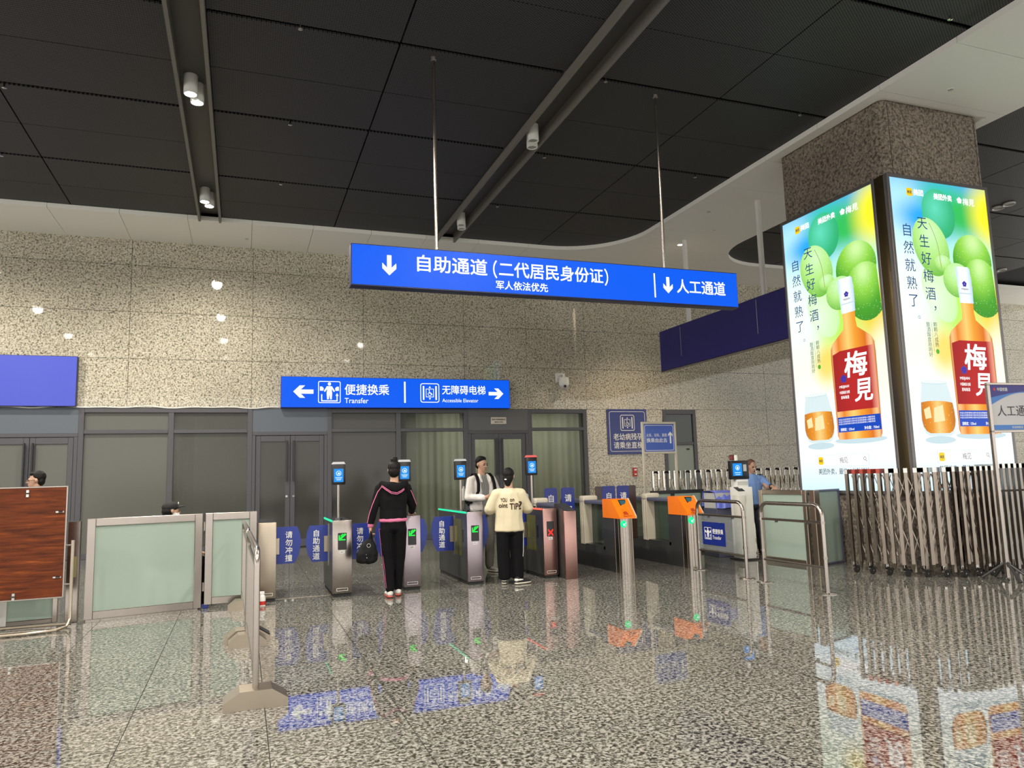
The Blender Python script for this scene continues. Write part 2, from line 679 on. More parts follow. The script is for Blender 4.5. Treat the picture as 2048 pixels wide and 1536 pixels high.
def window(n, x0, x1, muls, mats):
    r = struct('window_%d' % n)
    fbar(r, x0, 0, x0 + 0.10, 3.07)
    fbar(r, x1 - 0.10, 0, x1, 3.07)
    fbar(r, x0 + 0.10, 2.97, x1 - 0.10, 3.07)
    fbar(r, x0 + 0.10, 0, x1 - 0.10, 0.12)
    ed = [x0 + 0.10] + [e for mx in muls for e in (mx - 0.055, mx + 0.055)] + [x1 - 0.10]
    for mx in muls:
        fbar(r, mx - 0.055, 0.12, mx + 0.055, 2.97)
    for k in range(0, len(ed), 2):
        fbar(r, ed[k], HEAD, ed[k + 1], HEAD + 0.08)
        pane(r, ed[k], 0.12, ed[k + 1], HEAD, mats[k // 2])
        pane(r, ed[k], HEAD + 0.08, ed[k + 1], 2.97, mats[k // 2])
    return r


def door(n, x0, x1, m, plaque=False):
    r = struct('door_%d' % n)
    MB().box(x0, 17.215, HEAD + 0.02, x1, 17.30, 3.07).build('transom_panel', M_TRANSOM if not plaque else mat('grey_transom_panel', (0.115, 0.115, 0.118), 0.5), r, smooth=False)
    fbar(r, x0, HEAD - 0.06, x1, HEAD + 0.02, 17.21)
    fbar(r, x0, 0, x0 + 0.07, HEAD - 0.06)
    fbar(r, x1 - 0.07, 0, x1, HEAD - 0.06)
    c = (x0 + x1) / 2
    for s, a, b in ((-1, x0 + 0.075, c - 0.004), (1, c + 0.004, x1 - 0.075)):
        leaf = MB()
        for q in ((a, 0.02, a + 0.10, HEAD - 0.065), (b - 0.10, 0.02, b, HEAD - 0.065), (a + 0.10, HEAD - 0.20, b - 0.10, HEAD - 0.065), (a + 0.10, 0.02, b - 0.10, 0.18)):
            leaf.bev(q[0], 17.225, q[1], q[2], 17.285, q[3], 0.005, 1)
        lf = leaf.build('door_leaf', M_FRAME, r)
        MB().box(a + 0.10, 17.25, 0.18, b - 0.10, 17.26, HEAD - 0.20).build('door_pane', m, lf, smooth=False)
        hx = b - 0.07 if s < 0 else a + 0.07
        h = MB().tube([(hx, 17.16, 1.45), (hx, 17.16, 2.35)], 0.022, 10)
        for z in (1.5, 2.3):
            h.tube([(hx, 17.16, z), (hx, 17.23, z)], 0.012, 8)
        h.build('door_handle', M_BLACK, lf)
        MB().lathe([(0.025, 17.215), (0.025, 17.226)], (hx, 0, 1.12), 12, 'y').build('door_lock', M_CHROME, lf)
    return r


door(1, -4.86, -3.16, M_PANE_FILM)
window(1, -3.16, 0.20, [-1.43], [M_PANE_FILM, M_PANE_HALF])
door(2, 0.20, 1.81, M_PANE_DARK)
window(2, 1.81, 5.14, [3.44], [M_PANE_DARK, M_PANE_CLEAR])
d3 = door(3, 5.14, 6.71, M_PANE_CLEAR, True)
window(3, 6.71, 8.335, [], [M_PANE_CLEAR])
# narrow dark service door in the granite further right
r = struct('door_4')
fbar(r, 10.60, 0, 10.70, 3.075, 17.205)
fbar(r, 11.53, 0, 11.63, 3.075, 17.205)
fbar(r, 10.70, 2.95, 11.53, 3.075, 17.205)
MB().box(10.70, 17.25, 2.20, 11.53, 17.27, 2.95).build('dark_transom_glass', mat('dark_green_glass', (0.018, 0.03, 0.028), 0.1), r, smooth=False)
fbar(r, 10.70, 2.12, 11.53, 2.20, 17.22)
MB().box(10.71, 17.25, 0.02, 11.52, 17.275, 2.115).build('door_leaf', mat('pale_green_door', (0.21, 0.25, 0.21), 0.25), r, smooth=False)
MB().box(11.30, 17.246, 1.98, 11.40, 17.25, 2.03).build('door_sticker', M_PRINT_DARK, r, smooth=False)


def curtain(x0, x1, seed):
    rnd = random.Random(seed)
    n = int((x1 - x0) / 0.02)
    vs, fs = [], []
    ph = rnd.random() * 6
    for i in range(n + 1):
        x = x0 + (x1 - x0) * i / n
        a = math.sin(x * 34 + ph) * 0.012 + math.sin(x * 11 + ph * 2) * 0.02
        for z in (0.04, 1.5, 3.1):
            vs.append((x, 17.62 + a * (1.15 - z * 0.1), z))
    for i in range(n):
        for k in range(2):
            fs.append((i * 3 + k, i * 3 + 3 + k, i * 3 + 4 + k, i * 3 + 1 + k))
    o = MB().add(vs, fs).build('curtain', M_CURTAIN, None, recalc=False, ang=80)
    return o


tag(curtain(3.95, 5.05, 1), 'pale green curtain behind the right pane of the middle window', 'curtain', 'curtains behind the shop front')
tag(curtain(5.22, 6.66, 2), 'pale green curtain behind the double door with the small plaque', 'curtain', 'curtains behind the shop front')
tag(curtain(6.76, 8.30, 3), 'pale green curtain behind the window next to the granite wall', 'curtain', 'curtains behind the shop front')

# ------------------------------------------------------------------ dark mesh ceiling
ceil = MB().box(-16, -16, 6.93, 26, 20, 7.0).build('ceiling', mat('black_ceiling_void', (0.006, 0.006, 0.007), 0.9), smooth=False)
ceil['kind'] = 'structure'
BEAMS = [-10.5, -5.6, -0.685, 4.22]
BW = 0.215
ROW = 1.215
rows = [15.78 - 0.0] + [14.57 - ROW * k for k in range(0, 9)]
cols = []
for k, bx in enumerate(BEAMS):
    nx = BEAMS[k + 1] if k + 1 < len(BEAMS) else 8.70 + BW
    mid = (bx + nx) / 2 if k + 1 < len(BEAMS) else 6.45
    cols += [(bx + BW, mid), (mid, nx - BW)]
cols += [(10.80, 13.2), (13.2, 15.6), (15.6, 18.0), (18.0, 20.4)]
for (x0, x1) in cols:
    for j in range(len(rows) - 1):
        y1, y0 = rows[j], rows[j + 1]
        g0 = 0.035 if j % 2 == 1 else 0.006      # wide black gap every second row
        g1 = 0.035 if j % 2 == 0 and j > 0 else 0.006
        MB().box(x0 + 0.010, y0 + g0, CEIL_Z, x1 - 0.010, y1 - g1, CEIL_Z + 0.03).build('mesh_panel', M_MESH, ceil, smooth=False)
# the rest of the ceiling, outside the frame
rest = MB()
for (x0, x1) in cols:
    yy = rows[-1]
    while yy > -14:
        rest.box(x0 + 0.010, yy - ROW + 0.02, CEIL_Z, x1 - 0.010, yy - 0.02, CEIL_Z + 0.03)
        yy -= ROW
o = rest.build('mesh_panel_field', M_MESH, ceil, smooth=False, recalc=False)
o['kind'] = 'stuff'
for bx in BEAMS:
    sl = MB().box(bx - BW + 0.03, -15, 6.86, bx + BW - 0.03, 15.56, 6.90).build('light_slot', M_SLOT, ceil, smooth=False)
    for s in (-1, 1):
        a, b = sorted((bx + s * (BW - 0.045), bx + s * BW))
        MB().box(a, -15, 6.68, b, 15.56, 6.92).build('slot_fin', M_FIN, sl, smooth=False)
# sprinkler heads in the wide gaps
k = 0
for (px, py) in ((0.57, 8.47), (0.60, 10.97), (0.58, 13.36), (-3.7, 13.36), (-3.05, 10.97), (4.60, 8.47), (4.72, 10.97), (4.70, 13.36), (7.9, 8.47), (7.95, 5.96), (7.7, 10.97), (0.5, 5.96)):
    sp = MB().tube([(0, 0, 0.06), (0, 0, -0.035)], 0.012, 8).lathe([(0.012, -0.035), (0.03, -0.045), (0.03, -0.05), (0.01, -0.055)], (0, 0, 0), 10)
    o = sp.build('sprinkler_head', M_CHROME, ceil)
    o.location = (px, py, CEIL_Z)

# ------------------------------------------------------------------ white soffit: along the back wall and a band on the right
RF = 1.7
out = [(-16, 17.23), (26, 17.23), (26, 15.55)] + [(10.93 + a, b) for a, b in arc(RF, 15.55 - RF, RF, 90, 180, 12)] + [(10.93, -16), (8.42, -16)] + [(8.42 + a, b) for a, b in arc(-RF, 15.55 - RF, RF, 0, 90, 12)] + [(-16, 15.55)]


def clip(poly, x0, y0, x1, y1):
    def cut(pl, inside, inter):
        res = []
        for i in range(len(pl)):
            a, b = pl[i - 1], pl[i]
            if inside(b):
                if not inside(a):
                    res.append(inter(a, b))
                res.append(b)
            elif inside(a):
                res.append(inter(a, b))
        return res

    def ix(v):
        return lambda a, b: (v, a[1] + (b[1] - a[1]) * (v - a[0]) / (b[0] - a[0]))

    def iy(v):
        return lambda a, b: (a[0] + (b[0] - a[0]) * (v - a[1]) / (b[1] - a[1]), v)
    for f, g in ((lambda p: p[0] >= x0, ix(x0)), (lambda p: p[0] <= x1, ix(x1)), (lambda p: p[1] >= y0, iy(y0)), (lambda p: p[1] <= y1, iy(y1))):
        poly = cut(poly, f, g)
        if len(poly) < 3:
            return []
    r = []
    for p in poly:
        if not r or math.hypot(p[0] - r[-1][0], p[1] - r[-1][1]) > 1e-4:
            r.append(p)
    return r


sof = struct('trim_white_soffit')
MB().prism(clip(out, -15.9, 15.57, 25.9, 17.2), 'z', SOF_Z + 0.03, SOF_Z + 0.08).build('backing', M_WHITE_PANEL, sof, smooth=False)
MB().prism([(8.44, -15.9), (10.91, -15.9), (10.91, 15.6), (8.44, 15.6)], 'z', SOF_Z + 0.03, SOF_Z + 0.08).build('backing', M_WHITE_PANEL, sof, smooth=False)
g = 0.004
XJ0, XJ1 = 6.21, 13.13
x = 0.12 - 1.218 * 13
edges = []
while x < XJ0 + 0.01:
    edges.append(x)
    x += 1.218
edges[0] = -16
edges.append(XJ0) if abs(edges[-1] - XJ0) > 0.05 else None
for a, b in zip(edges, edges[1:]):
    MB().prism(clip(out, a + g, 15, b - g, 17.23), 'z', SOF_Z, SOF_Z + 0.086).build('soffit_panel', M_WHITE_PANEL, sof, smooth=False)
x = XJ1
while x < 25:
    MB().prism(clip(out, x + g, 15, x + 1.218 - g, 17.23), 'z', SOF_Z, SOF_Z + 0.086).build('soffit_panel', M_WHITE_PANEL, sof, smooth=False)
    x += 1.218
y = 17.23
while y > 4.5:
    pl = clip(out, XJ0 + g, y - 1.22 + g, XJ1 - g, y - g)
    if pl:
        # leave a square hole where the pillar passes
        if y - 1.22 < 10.0 and y > 7.6:
            for q in (clip(pl, 8.0, 0, 8.62, 30), clip(pl, 10.72, 0, 11.5, 30), clip(pl, 8.62, 9.95, 10.72, 30), clip(pl, 8.62, 0, 10.72, 7.62)):
                if len(q) > 2:
                    MB().prism(q, 'z', SOF_Z, SOF_Z + 0.086).build('soffit_panel', M_WHITE_PANEL, sof, smooth=False)
        else:
            MB().prism(pl, 'z', SOF_Z, SOF_Z + 0.086).build('soffit_panel', M_WHITE_PANEL, sof, smooth=False)
    y -= 1.22
MB().prism(clip(out, 8, -16, 11.5, y), 'z', SOF_Z, SOF_Z + 0.086).build('soffit_panel', M_WHITE_PANEL, sof, smooth=False)
# recessed fittings in the soffit
M_LAMP = emat('lit_lamp_lens', (1.0, 0.93, 0.78), 60.0)
for (px, py, rad, lit) in ((9.62, 14.45, 0.075, True), (10.4, 6.45, 0.13, False), (9.39, 7.15, 0.05, False), (8.95, 12.35, 0.05, False), (9.75, 13.3, 0.04, False), (0.02, 16.55, 0.05, False), (10.1, 16.5, 0.05, False)):
    o = MB().lathe([(rad * 0.72, 0.01), (rad * 0.75, -0.004), (rad, -0.008), (rad, 0.01)], (0, 0, 0), 22).build('soffit_ring', M_WHITE, sof)
    o.location = (px, py, SOF_Z)
    q = MB().lathe([(rad * 0.72, -0.002), (rad * 0.72, 0.002)], (0, 0, 0), 22).build('soffit_lens', M_LAMP if lit else M_GREY, o)
    if lit:
        ld = bpy.data.lights.new('soffit_lamp', 'SPOT')
        ld.energy = 620
        ld.color = (1.0, 0.8, 0.55)
        ld.spot_size = R(110)
        ld.spot_blend = 0.6
        ld.shadow_soft_size = 0.05
        lo = bpy.data.objects.new('soffit_lamp', ld)
        COL.objects.link(lo)
        lo.parent = o
        lo.location = (0, 0, -0.02)

# ------------------------------------------------------------------ granite pillar
pil = MB()
cr = 0.13
px0, px1, py0, py1 = 8.66, 10.66, 7.70, 9.88
prof = arc(px1 - cr, py0 + cr, cr, -90, 0, 5) + arc(px1 - cr, py1 - cr, cr, 0, 90, 5) + arc(px0 + cr, py1 - cr, cr, 90, 180, 5) + arc(px0 + cr, py0 + cr, cr, 180, 270, 5)
pil.prism(prof, 'z', 0, 6.9)
pillar = pil.build('wall_pillar', M_PILLAR)
pillar['kind'] = 'structure'
pillar['label'] = 'square brown granite pillar with rounded corners'
for (sx, sy) in ((px0 + cr, py0), (px1 - cr, py0)):
    MB().box(sx - 0.004, sy - 0.002, 5.6, sx + 0.004, sy + 0.01, 6.7).build('stone_joint', M_GROUT, pillar, smooth=False)

# ------------------------------------------------------------------ downlights hanging in the ceiling slots


def downlight(x, y, lit, label, group):
    t = thing('downlight', label, 'ceiling lamp', (x, y, 6.86), 0, group)
    link('housing', DL_H, t)
    link('lens', DL_LIT if lit else DL_OFF, t)
    return t


DL_H = MB().lathe([(0.088, 0.0), (0.088, -0.26), (0.075, -0.265), (0.072, -0.235), (0.02, -0.235)], (0, 0, 0), 20).mesh('housing', M_WHITE)
DL_LIT = MB().lathe([(0.071, -0.252), (0.071, -0.248)], (0, 0, 0), 20).mesh('lens', M_LAMP)
DL_OFF = MB().lathe([(0.071, -0.246), (0.071, -0.24)], (0, 0, 0), 20).mesh('lens', mat('unlit_lens', (0.3, 0.33, 0.32), 0.2))


def slot_spot(x, y, power):
    ld = bpy.data.lights.new('downlight_beam', 'SPOT')
    ld.energy = power
    ld.color = SPOT_COL
    ld.spot_size = R(164)
    ld.spot_blend = 0.55
    ld.shadow_soft_size = 0.12
    o = bpy.data.objects.new('downlight_beam', ld)
    COL.objects.link(o)
    o.location = (x, y, 6.57)
    return o


for bx in BEAMS:
    for k in range(-4, 3):
        if bx < -9 and k > 1:
            continue
        yy = 6.2 + 4.05 * k
        lit = not (bx > 4 and yy > 9)
        vis = yy > 9 and bx > -1
        if vis:
            nm = 'lit' if lit else 'unlit'
            where = 'nearest the back wall' if yy > 12 else 'mid-way along'
            side = 'left' if bx < 0 else 'right'
            spot_ = 'far end of the %s ceiling slot' % side if yy > 12 else 'middle of the %s ceiling slot' % side
            lb = ['%s white downlight, nearer of the pair at the %s' % (nm, spot_), '%s white downlight, farther of the pair at the %s' % (nm, spot_)]
            gr = None
        else:
            lb = ['lit white downlight in a ceiling slot outside the frame, seen only mirrored'] * 2
            gr = 'downlights outside the frame'
        for q, (dx, dy) in enumerate(((-0.035, -0.11), (0.035, 0.11))):
            downlight(bx + dx, yy + dy, lit, lb[q], gr)
        if lit and bx > -9 and yy > -4:
            slot_spot(bx, yy, SPOT_W)

# ------------------------------------------------------------------ signs
E_BLUE = emat('lit_blue_sign_face', (0.0, 0.115, 0.93), 0.95, True)
E_WHITE = emat('lit_white_lettering', (0.92, 0.96, 1.0), 1.15)
M_SIGN_EDGE = mat('dark_blue_sign_edge', (0.01, 0.012, 0.05), 0.35)


def person_icon(mb, cx, cz, s, y):
    mb.flat(ellipse(cx, cz + 0.36 * s, 0.075 * s, 0.085 * s, 16), y)
    mb.flat([(cx - .12 * s, cz + .25 * s), (cx - .26 * s, cz + .02 * s), (cx - .21 * s, cz - .03 * s), (cx - .1 * s, cz + .12 * s), (cx - .13 * s, cz - .08 * s), (cx - .11 * s, cz - .38 * s), (cx - .03 * s, cz - .38 * s), (cx, cz - .12 * s), (cx + .03 * s, cz - .38 * s), (cx + .11 * s, cz - .38 * s), (cx + .13 * s, cz - .08 * s), (cx + .1 * s, cz + .12 * s), (cx + .21 * s, cz - .03 * s), (cx + .26 * s, cz + .02 * s), (cx + .12 * s, cz + .25 * s)], y)


def transfer_icon(mb, cx, cz, s, y):
    mb.mark('transfer_symbol')
    h = s / 2
    ringpoly(mb, rrect(cx - h, cz - h, cx + h, cz + h, s * .08), rrect(cx - h + .035 * s, cz - h + .035 * s, cx + h - .035 * s, cz + h - .035 * s, s * .06), y)
    person_icon(mb, cx, cz + 0.03 * s, s * 0.95, y)
    bar2(mb, (cx - .34 * s, cz - .10 * s), (cx - .34 * s, cz - .40 * s), .05 * s, y)
    bar2(mb, (cx + .34 * s, cz - .16 * s), (cx + .34 * s, cz - .40 * s), .05 * s, y)
    bar2(mb, (cx - .365 * s, cz - .40 * s), (cx + .365 * s, cz - .40 * s), .05 * s, y)
    mb.flat([(cx + .34 * s, cz - .04 * s), (cx + .27 * s, cz - .17 * s), (cx + .41 * s, cz - .17 * s)], y)
    for q in (-1, 1):
        mb.flat([(cx + q * .42 * s, cz + .06 * s), (cx + q * .27 * s, cz + .06 * s), (cx + q * .25 * s, cz + .17 * s), (cx + q * .32 * s, cz + .25 * s), (cx + q * .42 * s, cz + .25 * s)], y)


def lift_icon(mb, cx, cz, s, y):
    mb.mark('elevator_symbol')
    h = s / 2
    ringpoly(mb, rrect(cx - h, cz - h, cx + h, cz + h, s * .12), rrect(cx - h + .04 * s, cz - h + .04 * s, cx + h - .04 * s, cz + h - .04 * s, s * .09), y)
    for q in (-1, 1):
        mb.flat([(cx + q * .33 * s - .04 * s, cz - .36 * s), (cx + q * .33 * s + .04 * s, cz - .36 * s), (cx + q * .33 * s + .04 * s, cz + .36 * s), (cx + q * .33 * s - .04 * s, cz + .36 * s)], y)
    ringpoly(mb, rrect(cx - .21 * s, cz - .22 * s, cx + .21 * s, cz + .22 * s, s * .01), rrect(cx - .18 * s, cz - .19 * s, cx + .18 * s, cz + .19 * s, s * .01), y)
    mb.flat([(cx, cz + .36 * s), (cx - .06 * s, cz + .26 * s), (cx + .06 * s, cz + .26 * s)], y)
    mb.flat([(cx, cz - .36 * s), (cx + .06 * s, cz - .26 * s), (cx - .06 * s, cz - .26 * s)], y)
    ringpoly(mb, ellipse(cx - .01 * s, cz - .06 * s, .10 * s, .10 * s, 20), ellipse(cx - .01 * s, cz - .06 * s, .07 * s, .07 * s, 20), y)
    mb.flat(ellipse(cx - .03 * s, cz + .14 * s, .03 * s, .03 * s, 12), y)
    bar2(mb, (cx - .03 * s, cz + .11 * s), (cx - .01 * s, cz - .03 * s), .035 * s, y)
    bar2(mb, (cx - .01 * s, cz - .02 * s), (cx + .09 * s, cz - .02 * s), .03 * s, y)
    bar2(mb, (cx + .09 * s, cz - .02 * s), (cx + .13 * s, cz - .12 * s), .03 * s, y)


# --- long hanging sign over the gates
HS_Y = 8.60
t = thing('hanging_sign', 'long lit blue sign hung from two rods over the gates', 'sign', (3.905, HS_Y, 3.72))
L, Hh = 2.735, 0.515
MB().bev(-L, 0.0, 0, L, 0.16, Hh, 0.006, 1).build('sign_box', M_SIGN_EDGE, t)
MB().box(-L + 0.012, -0.004, 0.018, L - 0.012, 0.004, Hh - 0.012).build('sign_face', E_BLUE, t, smooth=False)
lt = MB()
yy = -0.006
arrow(lt, -2.28, 0.27, 0.25, 0.085, 0.055, -90, yy)
text(lt, '自助通道', -1.94, 0.325, 0.222, yy, 0.014, width=0.90, align='l')
text(lt, '（', -0.965, 0.315, 0.24, yy, 0.010, width=0.055, align='l')
text(lt, '二代居民身份证', -0.885, 0.325, 0.215, yy, 0.014, width=1.47, align='l')
text(lt, '）', 0.605, 0.315, 0.24, yy, 0.010, width=0.055, align='l')
text(lt, '军人依法优先', -0.93, 0.115, 0.12, yy, 0.016, width=0.71, align='l')
lt.mark('divider_line')
bar2(lt, (1.37, 0.08), (1.37, 0.42), 0.022, yy)
arrow(lt, 1.58, 0.265, 0.23, 0.075, 0.05, -90, yy)
text(lt, '人工通道', 1.72, 0.265, 0.21, yy, 0.014, width=0.80, align='l')
lt.split(E_WHITE, t)
for dx in (2.235 - 3.905, 5.50 - 3.905):
    MB().tube([(dx, 0.08, Hh - 0.01), (dx, 0.08, CEIL_Z - 3.72)], 0.021, 10).lathe([(0.04, CEIL_Z - 3.72 - 0.03), (0.045, CEIL_Z - 3.72)], (dx, 0.08, 0), 12).build('hanging_rod', M_STEEL, t)

# --- lit sign on the back wall
t = thing('wall_sign', 'lit blue transfer and accessible elevator sign on the back wall', 'sign', (3.485, 17.05, 3.075))
L, Hh = 2.70, 0.70
MB().bev(-L, 0, 0, L, 0.17, Hh, 0.005, 1).build('sign_box', mat('blue_sign_edge', (0.01, 0.04, 0.35), 0.4), t)
MB().box(-L + 0.01, -0.004, 0.01, L - 0.01, 0.004, Hh - 0.01).build('sign_face', E_BLUE, t, smooth=False)
lt = MB()
arrow(lt, -2.22, 0.36, 0.44, 0.14, 0.095, 180, yy)
transfer_icon(lt, -1.65, 0.355, 0.50, yy)
text(lt, '便捷换乘', -1.31, 0.42, 0.265, yy, 0.010, width=1.02, align='l')
text(lt, 'Transfer', -1.31, 0.165, 0.17, yy, 0.004, width=0.54, align='l')
lt.mark('divider_line')
bar2(lt, (0.08, 0.12), (0.08, 0.62), 0.04, yy)
lift_icon(lt, 0.68, 0.36, 0.46, yy)
text(lt, '无障碍电梯', 0.98, 0.44, 0.235, yy, 0.010, width=1.09, align='l')
text(lt, 'Accessible Elevator', 0.98, 0.185, 0.125, yy, 0.004, width=0.90, align='l')
arrow(lt, 2.34, 0.36, 0.38, 0.13, 0.085, 0, yy)
lt.split(E_WHITE, t)

# --- unlit blue panel at the left end of the wall
t = thing('wall_sign', 'plain unlit blue sign panel above the leftmost doors', 'sign', (-4.6, 17.08, 3.085))
MB().bev(-1.4, 0, 0, 1.4, 0.15, 1.03, 0.006, 1).build('sign_box', M_SIGN_EDGE, t)
MB().box(-1.39, -0.003, 0.008, 1.39, 0.004, 1.02).build('sign_face', M_BLUE_FILM, t, smooth=False)

# --- cable running along the top of the shop front
pts = [(-4.8 + 0.15 * i, 17.19, 3.085 + 0.022 * math.sin(i * 0.9) * math.sin(i * 0.23)) for i in range(38)]
tag(MB().tube(pts, 0.014, 6).build('cable', M_WHITE), 'loose white cable along the top of the shop front', 'cable')

# --- dark sign hung along the depth, seen from the side
t = thing('hanging_sign', 'unlit navy blue sign hung on two white poles beside the pillar', 'sign', (9.45, 12.85, 3.80), R(-90))
L, Hh = 2.46, 0.98
MB().bev(-L, 0.0, 0, L, 0.16, Hh, 0.006, 1).build('sign_box', M_SIGN_EDGE, t)
MB().box(-L + 0.012, -0.004, 0.015, L - 0.012, 0.004, Hh - 0.012).build('sign_film', M_NAVY_FILM, t, smooth=False)
MB().box(-L, -0.012, -0.02, L, 0.02, 0.0).build('edge_strip', M_STEEL, t, smooth=False)
s = MB()
for u in (-1.55, 1.15):
    s.mark('film_seam')
    bar2(s, (u, 0.25), (u, 0.93), 0.012, -0.006)
s.split(M_GREY, t)
for u in (-1.30, 1.30):
    MB().tube([(u, 0.08, Hh - 0.01), (u, 0.08, SOF_Z - 3.80)], 0.055, 16).build('hanging_pole', M_WHITE, t)

# --- elevator notice on granite
t = thing('notice_board', 'dark blue elevator notice on granite wall with wheelchair symbol', 'sign', (9.50, 17.19, 1.90))
MB().bev(-0.585, 0, 0, 0.585, 0.035, 1.18, 0.006, 1).build('board', M_BLUE_DARK, t)
lt = MB()
yy = -0.003
ringpoly(lt, rrect(-.53, .07, .53, 1.12, .06), rrect(-.518, .082, .518, 1.108, .05), yy)
lift_icon(lt, 0.0, 0.82, 0.42, yy)
text(lt, '老幼病残孕', 0.0, 0.455, 0.19, yy, 0.010, width=0.86)
text(lt, '请乘坐直梯', 0.0, 0.235, 0.19, yy, 0.010, width=0.86)
lt.split(M_PRINT_WHITE, t)

# --- free standing transfer notice on two legs
t = thing('sign_stand', 'blue transfer notice in a pale metal frame on two tall legs', 'sign', (7.28, 12.0, 0), R(4))
fr = M_CREAM
for s_ in (-0.36, 0.36):
    MB().bev(s_ - 0.02, -0.02, 0, s_ + 0.02, 0.02, 2.35, 0.004, 1).build('leg', fr, t)
    MB().bev(s_ - 0.025, -0.3, 0.0, s_ + 0.025, 0.3, 0.03, 0.004, 1).build('foot', fr, t)
MB().bev(-0.34, -0.02, 2.31, 0.34, 0.02, 2.35, 0.004, 1).build('top_bar', fr, t)
MB().bev(-0.34, -0.02, 1.76, 0.34, 0.02, 1.80, 0.004, 1).build('bottom_bar', fr, t)
b = MB().box(-0.34, -0.008, 1.80, 0.34, 0.008, 2.31).build('board', mat('mid_blue_board', (0.07, 0.13, 0.48), 0.35), t, smooth=False)
lt = MB()
yy = -0.011
ringpoly(lt, rrect(-.32, 1.82, .32, 2.29, .03), rrect(-.312, 1.828, .312, 2.282, .025), yy)
text(lt, '火车、动车、高铁', -0.285, 2.105, 0.07, yy, 0.006, width=0.46, align='l')
text(lt, '换乘由此去', -0.285, 2.01, 0.088, yy, 0.010, width=0.46, align='l')
arrow(lt, 0.25, 2.06, 0.22, 0.05, 0.032, 90, yy)
lt.split(M_PRINT_WHITE, t)

# --- small plaque on the transom of the third door
t = thing('plaque', 'small pale plaque on the panel over the right double door', 'sign', (5.93, 17.20, 2.70))
MB().bev(-0.20, 0, 0, 0.20, 0.014, 0.17, 0.004, 1).build('board', mat('pale_plaque', (0.55, 0.50, 0.42), 0.4), t)
lt = MB()
text(lt, '旅客中转换乘服务处', 0, 0.115, 0.05, -0.002, 0.01, width=0.36)
text(lt, '乘务员工作间', 0, 0.05, 0.045, -0.002, 0.01, width=0.22)
lt.split(M_PRINT_DARK, t)

# --- white staffed-lane sign on the right edge of the picture
t = thing('sign_stand', 'grey post with a white manual lane sign beside the folding gate', 'sign', (9.17, 6.60, 0), R(-4))
MB().bev(-0.40, -0.02, 0.03, -0.355, 0.02, 2.40, 0.004, 1).build('post', M_STEEL, t)
MB().bev(0.355, -0.02, 0.03, 0.40, 0.02, 2.40, 0.004, 1).build('post', M_STEEL, t)
for z in (1.80, 2.40):
    MB().bev(-0.40, -0.02, z, 0.40, 0.02, z + 0.03, 0.004, 1).build('frame_bar', M_STEEL, t)
MB().tube([(-0.36, 0, 1.08), (0.40, 0, 1.08)], 0.012, 8).build('cross_bar', M_STEEL, t)
for s_ in (-0.378, 0.378):
    for q in (-1, 1):
        MB().tube([(s_, 0, 0.22), (s_ + 0.10, q * 0.26, 0.015)], 0.016, 8).build('brace', M_DARKMETAL, t)
        MB().tube([(s_, 0, 0.22), (s_ - 0.10, q * 0.26, 0.015)], 0.016, 8).build('brace', M_DARKMETAL, t)
MB().box(-0.355, -0.01, 1.83, 0.355, 0.01, 2.40).build('board', mat('white_board', (0.62, 0.62, 0.63), 0.4), t, smooth=False)
b = MB()
band = [(-0.355, 2.40), (-0.355, 2.24)] + [(-0.355 + 0.71 * k / 12, 2.24 + 0.085 * math.sin(PI * 0.5 * k / 12)) for k in range(1, 13)] + [(0.355, 2.40)]
b.flat(band, -0.012)
b.build('top_band', mat('indigo_print', (0.035, 0.03, 0.24), 0.4), t, smooth=False, recalc=False)
b = MB()
ol = [(-0.355 + 0.71 * k / 12, 2.24 + 0.085 * math.sin(PI * 0.5 * k / 12)) for k in range(13)]
il = [(-0.355 + 0.71 * k / 12, 2.15 + 0.155 * math.sin(PI * 0.5 * min(1, k / 9))) for k in range(13)]
b.flat(ol + il[::-1], -0.0125)
b.flat([(-0.355, 1.835), (0.355, 1.835), (0.355, 1.895), (-0.355, 1.895)], -0.0125)
b.build('blue_swoosh', mat('azure_print', (0.06, 0.22, 0.62), 0.4), t, smooth=False, recalc=False)
lt = MB()
text(lt, '人工通道', -0.27, 2.075, 0.15, -0.014, 0.0, width=0.60, align='l')
lt.split(M_PRINT_DARK, t)
lt = MB()
text(lt, '中国铁路', -0.24, 2.345, 0.05, -0.014, 0.01, width=0.17, align='l')
text(lt, '实名制验证 人工核验', -0.06, 1.865, 0.03, -0.014, 0.01, width=0.34, align='l')
lt.split(M_PRINT_WHITE, t)
MB().flat(ellipse(-0.285, 2.345, 0.02, 0.022, 14), -0.014).build('red_emblem', M_RED, t, smooth=False, recalc=False)

# ------------------------------------------------------------------ the two advertising lightboxes on the pillar
PW, PH = 1.90, 4.46


